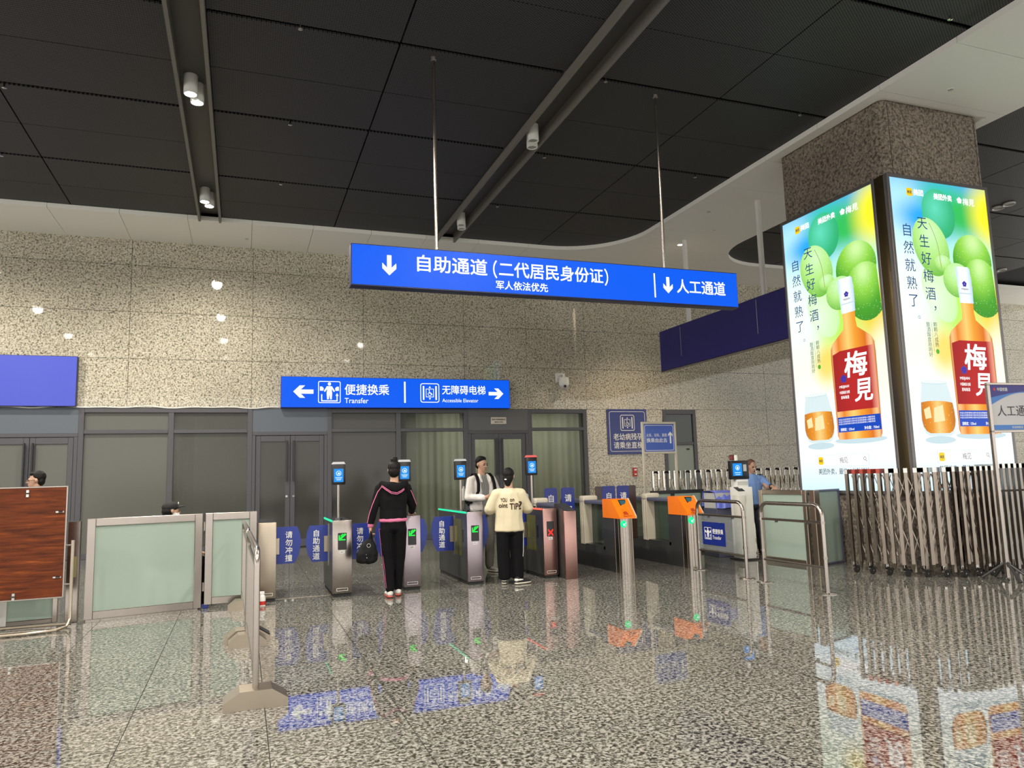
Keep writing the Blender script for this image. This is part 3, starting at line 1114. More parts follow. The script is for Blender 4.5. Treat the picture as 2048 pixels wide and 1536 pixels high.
def poster_bg():
    m = bpy.data.materials.new('lit_poster_background')
    m.use_nodes = True
    t = m.node_tree
    b = t.nodes['Principled BSDF']
    b.inputs['Roughness'].default_value = 0.3
    tc = t.nodes.new('ShaderNodeTexCoord')
    sep = t.nodes.new('ShaderNodeSeparateXYZ')
    t.links.new(tc.outputs['Object'], sep.inputs[0])
    mr = t.nodes.new('ShaderNodeMapRange')
    mr.inputs['From Min'].default_value = 0
    mr.inputs['From Max'].default_value = PH
    t.links.new(sep.outputs['Z'], mr.inputs['Value'])
    r = ramp(t, [(0.0, (0.62, 0.83, 0.95)), (0.12, (0.86, 0.94, 0.98)), (0.3, (0.88, 0.97, 0.86)), (0.5, (0.80, 0.97, 0.72)), (0.68, (0.62, 0.95, 0.70)), (0.84, (0.28, 0.72, 0.75)), (1.0, (0.08, 0.42, 0.72))])
    t.links.new(mr.outputs[0], r.inputs['Fac'])
    cur = r.outputs['Color']
    # soft colour blobs of the printed picture: (u, v from top, radius u, radius v, colour, weight)
    for (u, v, ru, rv, c, wgt) in ((0.05, 0.10, 0.45, 0.16, (0.45, 0.80, 0.98), 0.9), (0.32, 0.13, 0.35, 0.09, (0.0, 0.36, 0.85), 0.95), (0.50, 0.05, 0.30, 0.08, (0.02, 0.55, 0.40), 0.9), (0.72, 0.10, 0.35, 0.10, (0.03, 0.50, 0.10), 1.0), (1.0, 0.09, 0.26, 0.16, (0.92, 0.85, 0.02), 1.0), (0.60, 0.42, 0.36, 0.18, (0.45, 0.88, 0.08), 0.95), (0.95, 0.42, 0.28, 0.16, (0.80, 0.62, 0.03), 1.0), (0.40, 0.56, 0.20, 0.10, (0.85, 0.62, 0.04), 0.85), (0.05, 0.35, 0.40, 0.22, (0.86, 0.98, 0.92), 0.8), (0.98, 0.60, 0.16, 0.18, (0.95, 0.90, 0.72), 0.9)):
        mp = t.nodes.new('ShaderNodeMapping')
        mp.vector_type = 'POINT'
        sx, sz = 1 / (ru * PW), 1 / (rv * PH)
        mp.inputs['Scale'].default_value = (sx, 0, sz)
        mp.inputs['Location'].default_value = (-(u - 0.5) * PW * sx, 0, -(1 - v) * PH * sz)
        t.links.new(tc.outputs['Object'], mp.inputs['Vector'])
        ln = t.nodes.new('ShaderNodeVectorMath')
        ln.operation = 'LENGTH'
        t.links.new(mp.outputs[0], ln.inputs[0])
        k = t.nodes.new('ShaderNodeMapRange')
        k.interpolation_type = 'SMOOTHSTEP'
        k.inputs['From Min'].default_value = 1.15
        k.inputs['From Max'].default_value = 0.2
        k.inputs['To Max'].default_value = wgt
        t.links.new(ln.outputs['Value'], k.inputs['Value'])
        mx = t.nodes.new('ShaderNodeMix')
        mx.data_type = 'RGBA'
        t.links.new(k.outputs[0], mx.inputs[0])
        t.links.new(cur, mx.inputs[6])
        mx.inputs[7].default_value = (*c, 1)
        cur = mx.outputs[2]
    t.links.new(cur, b.inputs['Emission Color'])
    b.inputs['Emission Strength'].default_value = 1.18
    b.inputs['Base Color'].default_value = (0.02, 0.02, 0.02, 1)
    b.inputs['Specular IOR Level'].default_value = 0.2
    return m


def grad_mat(name, stops, centre=(0.4, 0.7), axis=None, s=1.1, speck=None):
    """printed gradient: radial about centre in the shape's own 0..1 box, or linear along axis"""
    m = bpy.data.materials.new(name)
    m.use_nodes = True
    t = m.node_tree
    b = t.nodes['Principled BSDF']
    tc = t.nodes.new('ShaderNodeTexCoord')
    r = ramp(t, stops)
    if axis is None:
        d = t.nodes.new('ShaderNodeVectorMath')
        d.operation = 'DISTANCE'
        sp = t.nodes.new('ShaderNodeSeparateXYZ')
        cb = t.nodes.new('ShaderNodeCombineXYZ')
        t.links.new(tc.outputs['Generated'], sp.inputs[0])
        t.links.new(sp.outputs['X'], cb.inputs['X'])
        t.links.new(sp.outputs['Z'], cb.inputs['Z'])
        t.links.new(cb.outputs[0], d.inputs[0])
        d.inputs[1].default_value = (centre[0], 0, centre[1])
        t.links.new(d.outputs['Value'], r.inputs['Fac'])
    else:
        sp = t.nodes.new('ShaderNodeSeparateXYZ')
        t.links.new(tc.outputs['Generated'], sp.inputs[0])
        t.links.new(sp.outputs[axis], r.inputs['Fac'])
    cur = r.outputs['Color']
    if speck:
        n = t.nodes.new('ShaderNodeTexVoronoi')
        n.inputs['Scale'].default_value = 26
        t.links.new(tc.outputs['Object'], n.inputs['Vector'])
        k = t.nodes.new('ShaderNodeMapRange')
        k.inputs['From Min'].default_value = 0.20
        k.inputs['From Max'].default_value = 0.10
        k.inputs['To Max'].default_value = 0.7
        t.links.new(n.outputs['Distance'], k.inputs['Value'])
        mx = t.nodes.new('ShaderNodeMix')
        mx.data_type = 'RGBA'
        t.links.new(k.outputs[0], mx.inputs[0])
        t.links.new(cur, mx.inputs[6])
        mx.inputs[7].default_value = (*speck, 1)
        cur = mx.outputs[2]
    t.links.new(cur, b.inputs['Emission Color'])
    m.cycles.emission_sampling = 'NONE'
    b.inputs['Emission Strength'].default_value = s
    b.inputs['Base Color'].default_value = (0.02, 0.02, 0.02, 1)
    b.inputs['Specular IOR Level'].default_value = 0.2
    return m


G_BG = poster_bg()
G_PLUM = grad_mat('printed_pale_plum', [(0.05, (0.62, 0.92, 0.50)), (0.4, (0.45, 0.82, 0.22)), (0.75, (0.16, 0.50, 0.05))], (0.5, 0.75), speck=(0.80, 0.97, 0.70))
G_PLUM2 = grad_mat('printed_green_plum', [(0.05, (0.62, 0.92, 0.36)), (0.32, (0.28, 0.68, 0.06)), (0.62, (0.06, 0.36, 0.015)), (0.9, (0.03, 0.26, 0.01))], (0.55, 0.85), speck=(0.75, 0.95, 0.55))
G_PLUM3 = grad_mat('printed_blurred_plum', [(0.0, (0.12, 0.72, 0.50)), (0.5, (0.03, 0.48, 0.20)), (0.8, (0.02, 0.35, 0.12))], (0.4, 0.6))
G_LEAFY = grad_mat('printed_pale_leaf_plum', [(0.0, (0.80, 0.97, 0.75)), (0.6, (0.62, 0.90, 0.45)), (0.9, (0.45, 0.78, 0.2))], (0.3, 0.4))
G_BOTTLE = grad_mat('printed_amber_bottle', [(0.0, (0.55, 0.10, 0.0)), (0.07, (0.98, 0.55, 0.22)), (0.2, (0.80, 0.22, 0.01)), (0.42, (0.98, 0.62, 0.16)), (0.58, (0.88, 0.34, 0.02)), (0.8, (0.72, 0.16, 0.0)), (0.92, (0.98, 0.58, 0.25)), (1.0, (0.50, 0.09, 0.0))], axis=0)
G_LABEL = grad_mat('printed_red_label', [(0.0, (0.36, 0.002, 0.003)), (0.45, (0.50, 0.004, 0.005)), (0.85, (0.44, 0.003, 0.004)), (0.97, (0.85, 0.32, 0.22))], axis=0, s=1.05)
G_BLUEL = emat('printed_blue_label', (0.008, 0.07, 0.52), 1.0)
G_CAP = grad_mat('printed_white_cap', [(0.0, (0.55, 0.75, 0.95)), (0.3, (0.95, 0.97, 1.0)), (0.7, (0.85, 0.93, 1.0)), (1.0, (0.50, 0.68, 0.92))], axis=0)
G_LIQ = grad_mat('printed_amber_drink', [(0.0, (0.55, 0.16, 0.0)), (0.3, (0.80, 0.28, 0.01)), (0.5, (0.95, 0.62, 0.20)), (0.75, (0.80, 0.30, 0.01)), (1.0, (0.50, 0.14, 0.0))], axis=0, speck=(0.98, 0.75, 0.4))
G_GLASS = emat('printed_drinking_glass', (0.72, 0.86, 0.88), 1.0)
G_WHITE = emat('printed_white', (1, 1, 1), 1.15)
G_NAVY = emat('printed_navy', (0.012, 0.055, 0.20), 1.0)
G_DARK = emat('printed_dark_grey', (0.05, 0.07, 0.06), 1.0)
G_YEL = emat('printed_yellow', (0.98, 0.62, 0.01), 1.05)
G_ICE = emat('printed_ice_cube', (0.97, 0.78, 0.42), 1.05)
G_VIOLET = emat('printed_violet', (0.06, 0.04, 0.40), 1.0)
G_SHADE = emat('printed_pale_shadow', (0.60, 0.76, 0.82), 1.0)
G_GREEN = emat('printed_green_dot', (0.10, 0.45, 0.03), 1.0)
G_OLIVE = emat('printed_stem_line', (0.35, 0.40, 0.10), 1.0)


def flower(mb, cx, cz, r, y):
    for k in range(5):
        a = R(90 + 72 * k)
        mb.flat(ellipse(cx + math.cos(a) * r * 0.55, cz + math.sin(a) * r * 0.55, r * 0.46, r * 0.46, 12), y)


def lightbox(label, loc, rz):
    t = thing('advert_lightbox', label, 'lightbox', loc, rz)
    W2 = PW / 2

    def P(u, v):
        return ((u - 0.5) * PW, (1 - v) * PH)
    fr = mat('bronze_lightbox_frame', (0.20, 0.19, 0.19), 0.4, 0.6)
    MB().box(-W2 - 0.05, 0.012, -0.05, W2 + 0.05, 0.057, PH + 0.05).build('box_body', fr, t, smooth=False)
    for q in ((-W2 - 0.05, -0.05, -W2, PH + 0.05), (W2, -0.05, W2 + 0.05, PH + 0.05), (-W2, PH, W2, PH + 0.05), (-W2, -0.05, W2, 0)):
        MB().bev(q[0], -0.012, q[1], q[2], 0.02, q[3], 0.005, 1).build('frame_bar', fr, t)
    face = MB().box(-W2, 0.0, 0, W2, 0.011, PH).build('poster_sheet', G_BG, t, smooth=False)
    lay = [-0.0004]

    def art(name, mk, m):
        lay[0] -= 0.0004
        b = MB()
        mk(b, lay[0])
        if getattr(b, 'marks', None):
            return b.split(m, face)
        return b.build(name, m, face, smooth=False, recalc=False)

    def ELL(u, v, ru, rv, rot=0.0):
        c = P(u, v)
        pts = []
        for i in range(36):
            a = 2 * PI * i / 36
            x, z = ru * PW * math.cos(a), rv * PH * math.sin(a)
            pts.append((c[0] + x * math.cos(rot) - z * math.sin(rot), c[1] + x * math.sin(rot) + z * math.cos(rot)))
        return pts
    art('print_plum', lambda b, y: b.flat(ELL(0.47, 0.105, 0.17, 0.085, 0.15), y), G_PLUM3)
    art('print_plum', lambda b, y: b.flat(ELL(0.40, 0.375, 0.15, 0.10, 0.5), y), G_LEAFY)
    art('print_plum', lambda b, y: b.flat(ELL(0.36, 0.22, 0.175, 0.10, 0.35), y), G_PLUM)
    art('print_plum', lambda b, y: b.flat([p for p in ELL(0.78, 0.255, 0.205, 0.090, -0.1) if p[0] < W2 - 0.002], y), G_PLUM2)
    art('print_plum', lambda b, y: b.flat([p for p in ELL(0.86, 0.345, 0.20, 0.10, 0.2) if p[0] < W2 - 0.002], y), G_PLUM2)
    art('print_plum', lambda b, y: b.flat(ELL(0.46, 0.275, 0.09, 0.03, 0.2), y), G_PLUM)
    art('print_plum', lambda b, y: b.flat(ELL(0.60, 0.325, 0.15, 0.058, 0.1), y), G_PLUM)

    def crease(b, y):
        pts = [P(0.36 + 0.10 * k / 8 + 0.02 * math.sin(k * 0.5), 0.14 + 0.15 * k / 8) for k in range(9)]
        for p, q in zip(pts, pts[1:]):
            bar2(b, p, q, 0.010, y)
    art('print_plum_crease', crease, G_OLIVE)

    def cap(b, y):
        b.flat([P(0.585, 0.285), P(0.60, 0.278), P(0.72, 0.278), P(0.735, 0.285), P(0.745, 0.35), P(0.742, 0.40), P(0.60, 0.40), P(0.592, 0.35)], y)

    def bottle(b, y):
        l = [(0.605, 0.40), (0.608, 0.43), (0.60, 0.455), (0.54, 0.475), (0.475, 0.495), (0.452, 0.515), (0.448, 0.55), (0.455, 0.815), (0.47, 0.828)]
        r_ = [(0.885, 0.828), (0.90, 0.815), (0.905, 0.55), (0.90, 0.515), (0.875, 0.495), (0.81, 0.475), (0.745, 0.455), (0.735, 0.43), (0.738, 0.40)]
        b.flat([P(u, v) for u, v in l + r_], y)
    art('print_bottle_shadow', lambda b, y: b.flat(ELL(0.68, 0.832, 0.26, 0.012), y), G_SHADE)
    art('print_bottle', bottle, G_BOTTLE)
    art('print_bottle_cap', cap, G_CAP)
    art('print_cap_band', lambda b, y: b.flat([P(0.60, 0.366), P(0.742, 0.366), P(0.742, 0.370), P(0.60, 0.370)], y), G_SHADE)
    art('print_cap_flower', lambda b, y: flower(b, *P(0.665, 0.336), 0.045, y), G_VIOLET)
    art('print_cap_word', lambda b, y: text(b, 'MEIJIAN', *P(0.665, 0.354), 0.035, y, 0.01, width=0.13), G_DARK)
    art('print_red_label', lambda b, y: b.flat([P(0.468, 0.535), P(0.55, 0.525), P(0.885, 0.525), P(0.892, 0.732), P(0.468, 0.732)], y), G_LABEL)
    art('print_blue_label', lambda b, y: b.flat([P(0.468, 0.752), P(0.895, 0.752), P(0.898, 0.803), P(0.468, 0.803)], y), G_BLUEL)

    def words(b, y):
        text(b, '梅', *P(0.70, 0.578), 0.40, y, 0.018, width=0.44, skew=0.10)
        text(b, '見', *P(0.76, 0.668), 0.36, y, 0.018, width=0.34, skew=0.10)
        text(b, 'MEIJIAN', *P(0.565, 0.650), 0.055, y, 0.015, width=0.19)
        text(b, '中国梅酒 佐餐', *P(0.565, 0.668), 0.05, y, 0.01, width=0.20)
        text(b, '原味梅酒', *P(0.565, 0.685), 0.055, y, 0.01, width=0.16)
        for k in range(3):
            text(b, '本品以优质青梅为原料经浸泡陈酿精心调配而成', *P(0.66, 0.760 + 0.0075 * k), 0.028, y, 0.0, width=0.70)
        text(b, '酒精度：12%vol', *P(0.49, 0.794), 0.05, y, 0.01, width=0.27, align='l')
        text(b, '净含量：750ml', *P(0.875, 0.794), 0.05, y, 0.01, width=0.27, align='r')
    art('print_label_words', words, G_WHITE)
    art('print_label_flower', lambda b, y: flower(b, *P(0.565, 0.622), 0.062, y), G_VIOLET)

    def tumbler(b, y):
        b.flat([P(0.125, 0.665), P(0.37, 0.665), P(0.39, 0.69), P(0.412, 0.725), P(0.425, 0.755), P(0.43, 0.785), P(0.42, 0.808), P(0.40, 0.824), P(0.365, 0.833), P(0.155, 0.833), P(0.12, 0.824), P(0.098, 0.808), P(0.088, 0.785), P(0.09, 0.755), P(0.098, 0.725), P(0.112, 0.69)], y)

    def liq(b, y):
        b.flat([P(0.10, 0.728), P(0.16, 0.724), P(0.25, 0.722), P(0.34, 0.724), P(0.41, 0.728), P(0.421, 0.755), P(0.424, 0.783), P(0.413, 0.803), P(0.39, 0.817), P(0.355, 0.824), P(0.165, 0.824), P(0.13, 0.817), P(0.105, 0.803), P(0.094, 0.783), P(0.095, 0.755)], y)
    art('print_glass_shadow', lambda b, y: b.flat(ELL(0.26, 0.845, 0.15, 0.012), y), G_SHADE)
    art('print_tumbler', tumbler, G_GLASS)
    art('print_tumbler_rim', lambda b, y: ringpoly(b, ELL(0.245, 0.665, 0.128, 0.006), ELL(0.245, 0.665, 0.118, 0.0045), y), G_SHADE)
    art('print_drink', liq, G_LIQ)
    art('print_ice', lambda b, y: (b.flat([P(0.22, 0.745), P(0.31, 0.735), P(0.32, 0.785), P(0.21, 0.79)], y), b.flat([P(0.12, 0.75), P(0.18, 0.74), P(0.19, 0.775), P(0.13, 0.78)], y)), G_ICE)

    def slogan(b, y):
        for k, c in enumerate('天生好梅酒'):
            text(b, c, *P(0.285 + 0.004 * k, 0.145 + 0.058 * k), 0.205, y, 0.0)
        text(b, '，', *P(0.335, 0.425), 0.20, y, 0.0)
        for k, c in enumerate('自然就熟了'):
            text(b, c, *P(0.125, 0.172 + 0.058 * k), 0.205, y, 0.0)
        ringpoly(b, ellipse(*P(0.165, 0.457), 0.022, 0.022, 20), ellipse(*P(0.165, 0.457), 0.016, 0.016, 20), y)
    art('print_slogan', slogan, G_NAVY)

    def small(b, y):
        vtext(b, '颗颗八成熟', *P(0.315, 0.470), 0.075, y, 0.072, 0.0)
        vtext(b, '酿酒酸度刚刚好', *P(0.245, 0.470), 0.075, y, 0.072, 0.0)
        bar2(b, P(0.28, 0.47), P(0.28, 0.565), 0.004, y)
    art('print_small_text', small, G_DARK)
    art('print_green_dot', lambda b, y: b.flat(ellipse(*P(0.315, 0.565), 0.032, 0.036, 18), y), G_GREEN)

    def logos(b, y):
        text(b, '美团', *P(0.225, 0.042), 0.10, y, 0.03, width=0.19, align='l')
        text(b, '美团外卖', *P(0.43, 0.047), 0.10, y, 0.03, width=0.36, align='l')
        flower(b, *P(0.70, 0.050), 0.05, y)
        text(b, '梅見', *P(0.735, 0.052), 0.12, y, 0.015, width=0.24, align='l', skew=0.1)
    art('print_app_tile', lambda b, y: b.flat(rrect(P(0.155, 0)[0], P(0, 0.057)[1], P(0.215, 0)[0], P(0, 0.030)[1], 0.03), y), G_YEL)
    art('print_app_tile_word', lambda b, y: text(b, '美团', *P(0.185, 0.0435), 0.05, y, 0.02, width=0.085), G_DARK)
    art('print_logos', logos, G_WHITE)
    art('print_search_edge', lambda b, y: b.flat(rrect(P(0.205, 0)[0], P(0, 0.917)[1], P(0.755, 0)[0], P(0, 0.877)[1], 0.03), y), G_SHADE)
    art('print_search_bar', lambda b, y: b.flat(rrect(P(0.21, 0)[0], P(0, 0.916)[1], P(0.75, 0)[0], P(0, 0.878)[1], 0.028), y), G_WHITE)
    art('print_app_tile', lambda b, y: b.flat(rrect(P(0.222, 0)[0], P(0, 0.911)[1], P(0.277, 0)[0], P(0, 0.884)[1], 0.025), y), G_YEL)

    def foot(b, y):
        text(b, '美团', *P(0.25, 0.8975), 0.045, y, 0.02, width=0.075)
        text(b, '梅见', *P(0.50, 0.897), 0.10, y, 0.0, width=0.16)
        ringpoly(b, ellipse(*P(0.715, 0.894), 0.026, 0.026, 18), ellipse(*P(0.715, 0.894), 0.019, 0.019, 18), y)
        bar2(b, P(0.725, 0.899), P(0.735, 0.904), 0.008, y)
        text(b, '美团外卖，最快30分钟送达', *P(0.215, 0.935), 0.10, y, 0.004, width=1.03, align='l')
    art('print_footer', foot, G_DARK)
    return t


PZ = 1.07
lightbox('lit plum wine advert on the left face of the pillar', (8.60, 8.88, PZ), R(-90))
lightbox('lit plum wine advert on the right face of the pillar', (9.58, 7.64, PZ), 0)
# rounded corner strip between the two lightboxes
cs = MB()
cs.prism([(8.60, 7.878), (8.588, 7.80), (8.585, 7.74), (8.59, 7.70), (8.65, 7.70), (8.655, 7.878)], 'z', PZ - 0.05, PZ + PH + 0.05)
o = cs.build('corner_strip', mat('bronze_corner_strip', (0.16, 0.12, 0.06), 0.25, 0.9))
tag(o, 'curved bronze strip between the two adverts on the pillar corner', 'trim strip')

# ------------------------------------------------------------------ ticket gates
E_GREEN = emat('green_led', (0.01, 0.95, 0.06), 1.3)
E_GREEN_STRIP = emat('green_light_strip', (0.02, 0.85, 0.42), 1.1)
E_RED = emat('red_led', (1.0, 0.03, 0.02), 1.4)
E_RED_STRIP = emat('red_light_strip', (1.0, 0.13, 0.08), 1.3)
E_SCREEN = emat('blue_screen', (0.01, 0.28, 0.85), 1.0)
E_SCREEN_W = emat('screen_graphics', (0.75, 0.92, 1.0), 1.1)
E_GREENLAMP = emat('green_pass_lamp', (0.0, 0.75, 0.22), 1.6)
M_TOPGLASS = mat('black_top_glass', (0.02, 0.022, 0.035), 0.08)
M_SIDE = mat('gate_side_panel', (0.075, 0.077, 0.078), 0.35, 0.5)


def flap(parent, x0, x1, z0, z1, y, word, attach, m=None):
    """flap paddle between x0 and x1; attach = -1 fixed on the left, 1 on the right"""
    c = 0.05
    if attach > 0:
        poly = [(x1, z0), (x1, z1), (x0 + c, z1), (x0 + 0.015, z1 - 0.09), (x0, z1 - 0.2), (x0, z0 + 0.25), (x0 + 0.03, z0 + 0.1), (x0 + c * 1.6, z0)]
    else:
        poly = [(x0, z0), (x1 - c * 1.6, z0), (x1 - 0.03, z0 + 0.1), (x1, z0 + 0.25), (x1, z1 - 0.2), (x1 - 0.015, z1 - 0.09), (x1 - c, z1), (x0, z1)]
    f = MB().prism(poly, 'y', y, y + 0.02).build('flap', M_BLUE_FLAP, parent, smooth=False)
    if word:
        lt = MB()
        hh = 0.093
        cx = (x0 + x1) / 2 - attach * 0.01
        for k, ch in enumerate(word):
            text(lt, ch, cx, z1 - 0.10 - k * 0.098, hh, y - 0.002, 0.012)
        lt.build('flap_lettering', M_PRINT_WHITE, f, smooth=False, recalc=False)
    return f


def face_terminal(parent, x, y, z0, ztop, cap_m, red=False):
    MB().tube([(x, y, z0), (x, y, ztop - 0.28)], 0.017, 12).build('terminal_pole', M_STEEL, parent)
    MB().lathe([(0.055, z0), (0.05, z0 + 0.012)], (x, y, 0), 16).build('pole_base', M_BLACK, parent)
    hd = MB().bev(x - 0.09, y - 0.035, ztop - 0.30, x + 0.09, y + 0.03, ztop - 0.025, 0.012, 2).build('terminal_head', M_BLACK, parent)
    MB().prism([(x - 0.088, ztop - 0.03), (x + 0.088, ztop - 0.03), (x + 0.07, ztop), (x - 0.07, ztop)], 'y', y - 0.045, y + 0.03).build('terminal_cap', cap_m, hd)
    sc = MB().box(x - 0.062, y - 0.038, ztop - 0.265, x + 0.062, y - 0.034, ztop - 0.09).build('screen', E_SCREEN, hd, smooth=False)
    g_ = MB()
    ringpoly(g_, ellipse(x, ztop - 0.15, 0.034, 0.034, 20), ellipse(x, ztop - 0.15, 0.027, 0.027, 20), y - 0.040)
    g_.flat([(x - .016, ztop - .165), (x + .018, ztop - .165), (x + .014, ztop - .14), (x - .008, ztop - .138)], y - 0.040)
    for k in range(3):
        bar2(g_, (x - 0.045 + 0.008 * k, ztop - 0.205 - 0.016 * k), (x + 0.045 - 0.008 * k, ztop - 0.205 - 0.016 * k), 0.006, y - 0.040)
    g_.build('screen_graphics', E_SCREEN_W, hd, smooth=False, recalc=False)
    return hd


def led_panel(parent, cx, zc, y, state):
    p_ = MB().prism(rrect(cx - 0.055, zc - 0.105, cx + 0.055, zc + 0.105, 0.008, 2), 'y', y - 0.006, y + 0.01).build('led_panel', M_BLACK, parent)
    b = MB()
    if state == 'x':
        c0 = zc - 0.05
        for s_ in (-1, 1):
            for off in (-0.008, 0.008):
                bar2(b, (cx - 0.038, c0 - s_ * 0.038 + off), (cx + 0.038, c0 + s_ * 0.038 + off), 0.009, y - 0.008)
        b.flat(rrect(cx - 0.012, c0 - 0.012, cx + 0.012, c0 + 0.012, 0.002, 1), y - 0.0085)
        b.build('led_cross', E_RED, p_, smooth=False, recalc=False)
    else:
        c0 = zc + 0.055
        bar2(b, (cx + 0.042, c0 + 0.035), (cx - 0.025, c0 - 0.022), 0.022, y - 0.008)
        bar2(b, (cx - 0.038, c0 + 0.02), (cx - 0.038, c0 - 0.042), 0.013, y - 0.008)
        bar2(b, (cx - 0.044, c0 - 0.036), (cx + 0.038, c0 - 0.036), 0.013, y - 0.008)
        bar2(b, (cx + 0.01, c0 + 0.036), (cx - 0.02, c0 + 0.01), 0.010, y - 0.008)
        b.build('led_arrow', E_GREEN, p_, smooth=False, recalc=False)
    st = MB().box(cx - 0.03, y - 0.002, zc - 0.148, cx + 0.03, y + 0.004, zc - 0.118).build('small_label', M_PRINT_WHITE, parent, smooth=False)
    lb = MB()
    text(lb, '请刷证', cx, zc - 0.133, 0.02, y - 0.003, 0.0, width=0.05)
    lb.build('small_lettering', M_PRINT_DARK, st, smooth=False, recalc=False)


def gate(label, x0, x1, yf, ln, h, front_m, state, strip_m, cap_m, pole_y, head_z, fl, win=False):
    cx, w2 = (x0 + x1) / 2, (x1 - x0) / 2
    t = thing('ticket_gate', label, 'ticket gate', (cx, yf, 0))
    MB().box(-w2 + 0.01, 0.012, 0.0, w2 - 0.01, ln - 0.01, 0.045).build('plinth', M_RUBBER, t, smooth=False)
    MB().bev(-w2, 0.02, 0.04, w2, ln, h - 0.015, 0.008, 1).build('cabinet', M_SIDE, t)
    MB().bev(-w2 - 0.002, 0.0, 0.04, w2 + 0.002, 0.03, h, 0.006, 2).build('front_plate', front_m, t)
    MB().bev(-w2 + 0.004, 0.03, h - 0.016, w2 - 0.004, ln, h, 0.004, 1).build('top_plate', M_TOPGLASS, t)
    if strip_m:
        MB().bev(-w2 - 0.006, 0.03, h - 0.022, -w2 + 0.010, ln, h + 0.002, 0.003, 1).build('light_strip', strip_m, t)
    if state:
        led_panel(t, 0.0, 0.68, 0.0, state)
    np_ = MB()
    ringpoly(np_, rrect(-0.07, 0.07, 0.07, 0.105, 0.004, 2), rrect(-0.066, 0.074, 0.066, 0.101, 0.003, 2), -0.001)
    text(np_, 'GATE', 0, 0.087, 0.018, -0.001, 0.0, width=0.08) if False else None
    np_.build('name_plate', M_PRINT_WHITE, t, smooth=False, recalc=False)
    if pole_y:
        face_terminal(t, 0.0, pole_y - yf, h, head_z, cap_m)
    for (a, b, z0, z1, yy_, word, att) in fl:
        flap(t, a - cx, b - cx, z0, z1, yy_ - yf, word, att)
        e = (b if att > 0 else a) - cx
        # slotted side plate and clamp where the flap comes out
        s_ = -1 if att > 0 else 1
        px_ = s_ * w2
        q = sorted((px_, px_ + s_ * 0.012))
        MB().box(q[0], yy_ - yf - 0.05, z0 - 0.05, q[1], yy_ - yf - 0.035, z1 + 0.02).build('slot_edge', M_STEEL, t, smooth=False)
        q = sorted((px_, px_ + s_ * 0.06))
        MB().bev(q[0], yy_ - yf - 0.012, z0 + 0.12, q[1], yy_ - yf + 0.03, z1 - 0.14, 0.004, 1).build('flap_clamp', M_STEEL_BEIGE, t)
    if win:
        MB().box(-w2 - 0.004, 0.28, 0.36, -w2 + 0.004, 0.62, 0.86).build('side_window', M_AMBER_GLASS, t, smooth=False)
        MB().box(-w2 - 0.006, 0.20, 0.55, -w2 + 0.004, 0.24, 0.72).build('side_sensor', M_BLACK, t, smooth=False)
    return t


CAP_GREY = mat('silver_cap', (0.55, 0.55, 0.58), 0.3, 0.3)
FZ0, FZ1 = 0.40, 0.865
gate('narrow beige ticket gate housing between the frosted barrier and the first aisle', 0.20, 0.407, 9.70, 1.0, 0.95, M_STEEL_BEIGE, None, None, None, 0, 0, [(0.407, 0.735, FZ0, FZ1, 10.12, '请勿冲撞', -1)])
gate('ticket gate left of the woman in black, green arrow and lit green edge', 1.08, 1.32, 9.65, 1.02, 0.94, M_STEEL, 'a', E_GREEN_STRIP, CAP_GREY, 10.06, 1.685, [(0.79, 1.08, FZ0, FZ1, 10.12, '自助通道', 1), (1.32, 1.64, FZ0, FZ1, 10.12, '请勿冲撞', -1)])
gate('ticket gate, front tinted with a lilac reflection, under the hand of the woman in black', 2.0, 2.22, 9.73, 1.02, 0.955, M_STEEL_LILAC_REFL, 'a', E_GREEN_STRIP, CAP_GREY, 10.2, 1.70, [(1.70, 2.0, FZ0, FZ1, 10.2, '自助通道', 1), (2.22, 2.50, FZ0, FZ1, 10.5, '', -1)])
gate('long ticket gate with green arrow left of the woman in the cream shirt', 2.87, 3.09, 9.75, 1.55, 0.965, M_STEEL_LILAC_REFL, 'a', E_GREEN_STRIP, CAP_GREY, 10.42, 1.70, [(2.545, 2.87, FZ0, FZ1 + 0.02, 10.45, '自助通道', 1), (3.09, 3.40, FZ0, FZ1 + 0.02, 10.45, '', -1)], True)
E_REDCAP = emat('red_lit_cap', (0.95, 0.16, 0.14), 0.9)
gate('ticket gate with red cross and lit red edge right of the cream shirt', 3.99, 4.20, 9.77, 1.55, 0.965, M_STEEL_PINK_REFL, 'x', E_RED_STRIP, E_REDCAP, 10.44, 1.735, [(3.69, 3.99, FZ0, FZ1 + 0.02, 10.45, '', 1)], True)


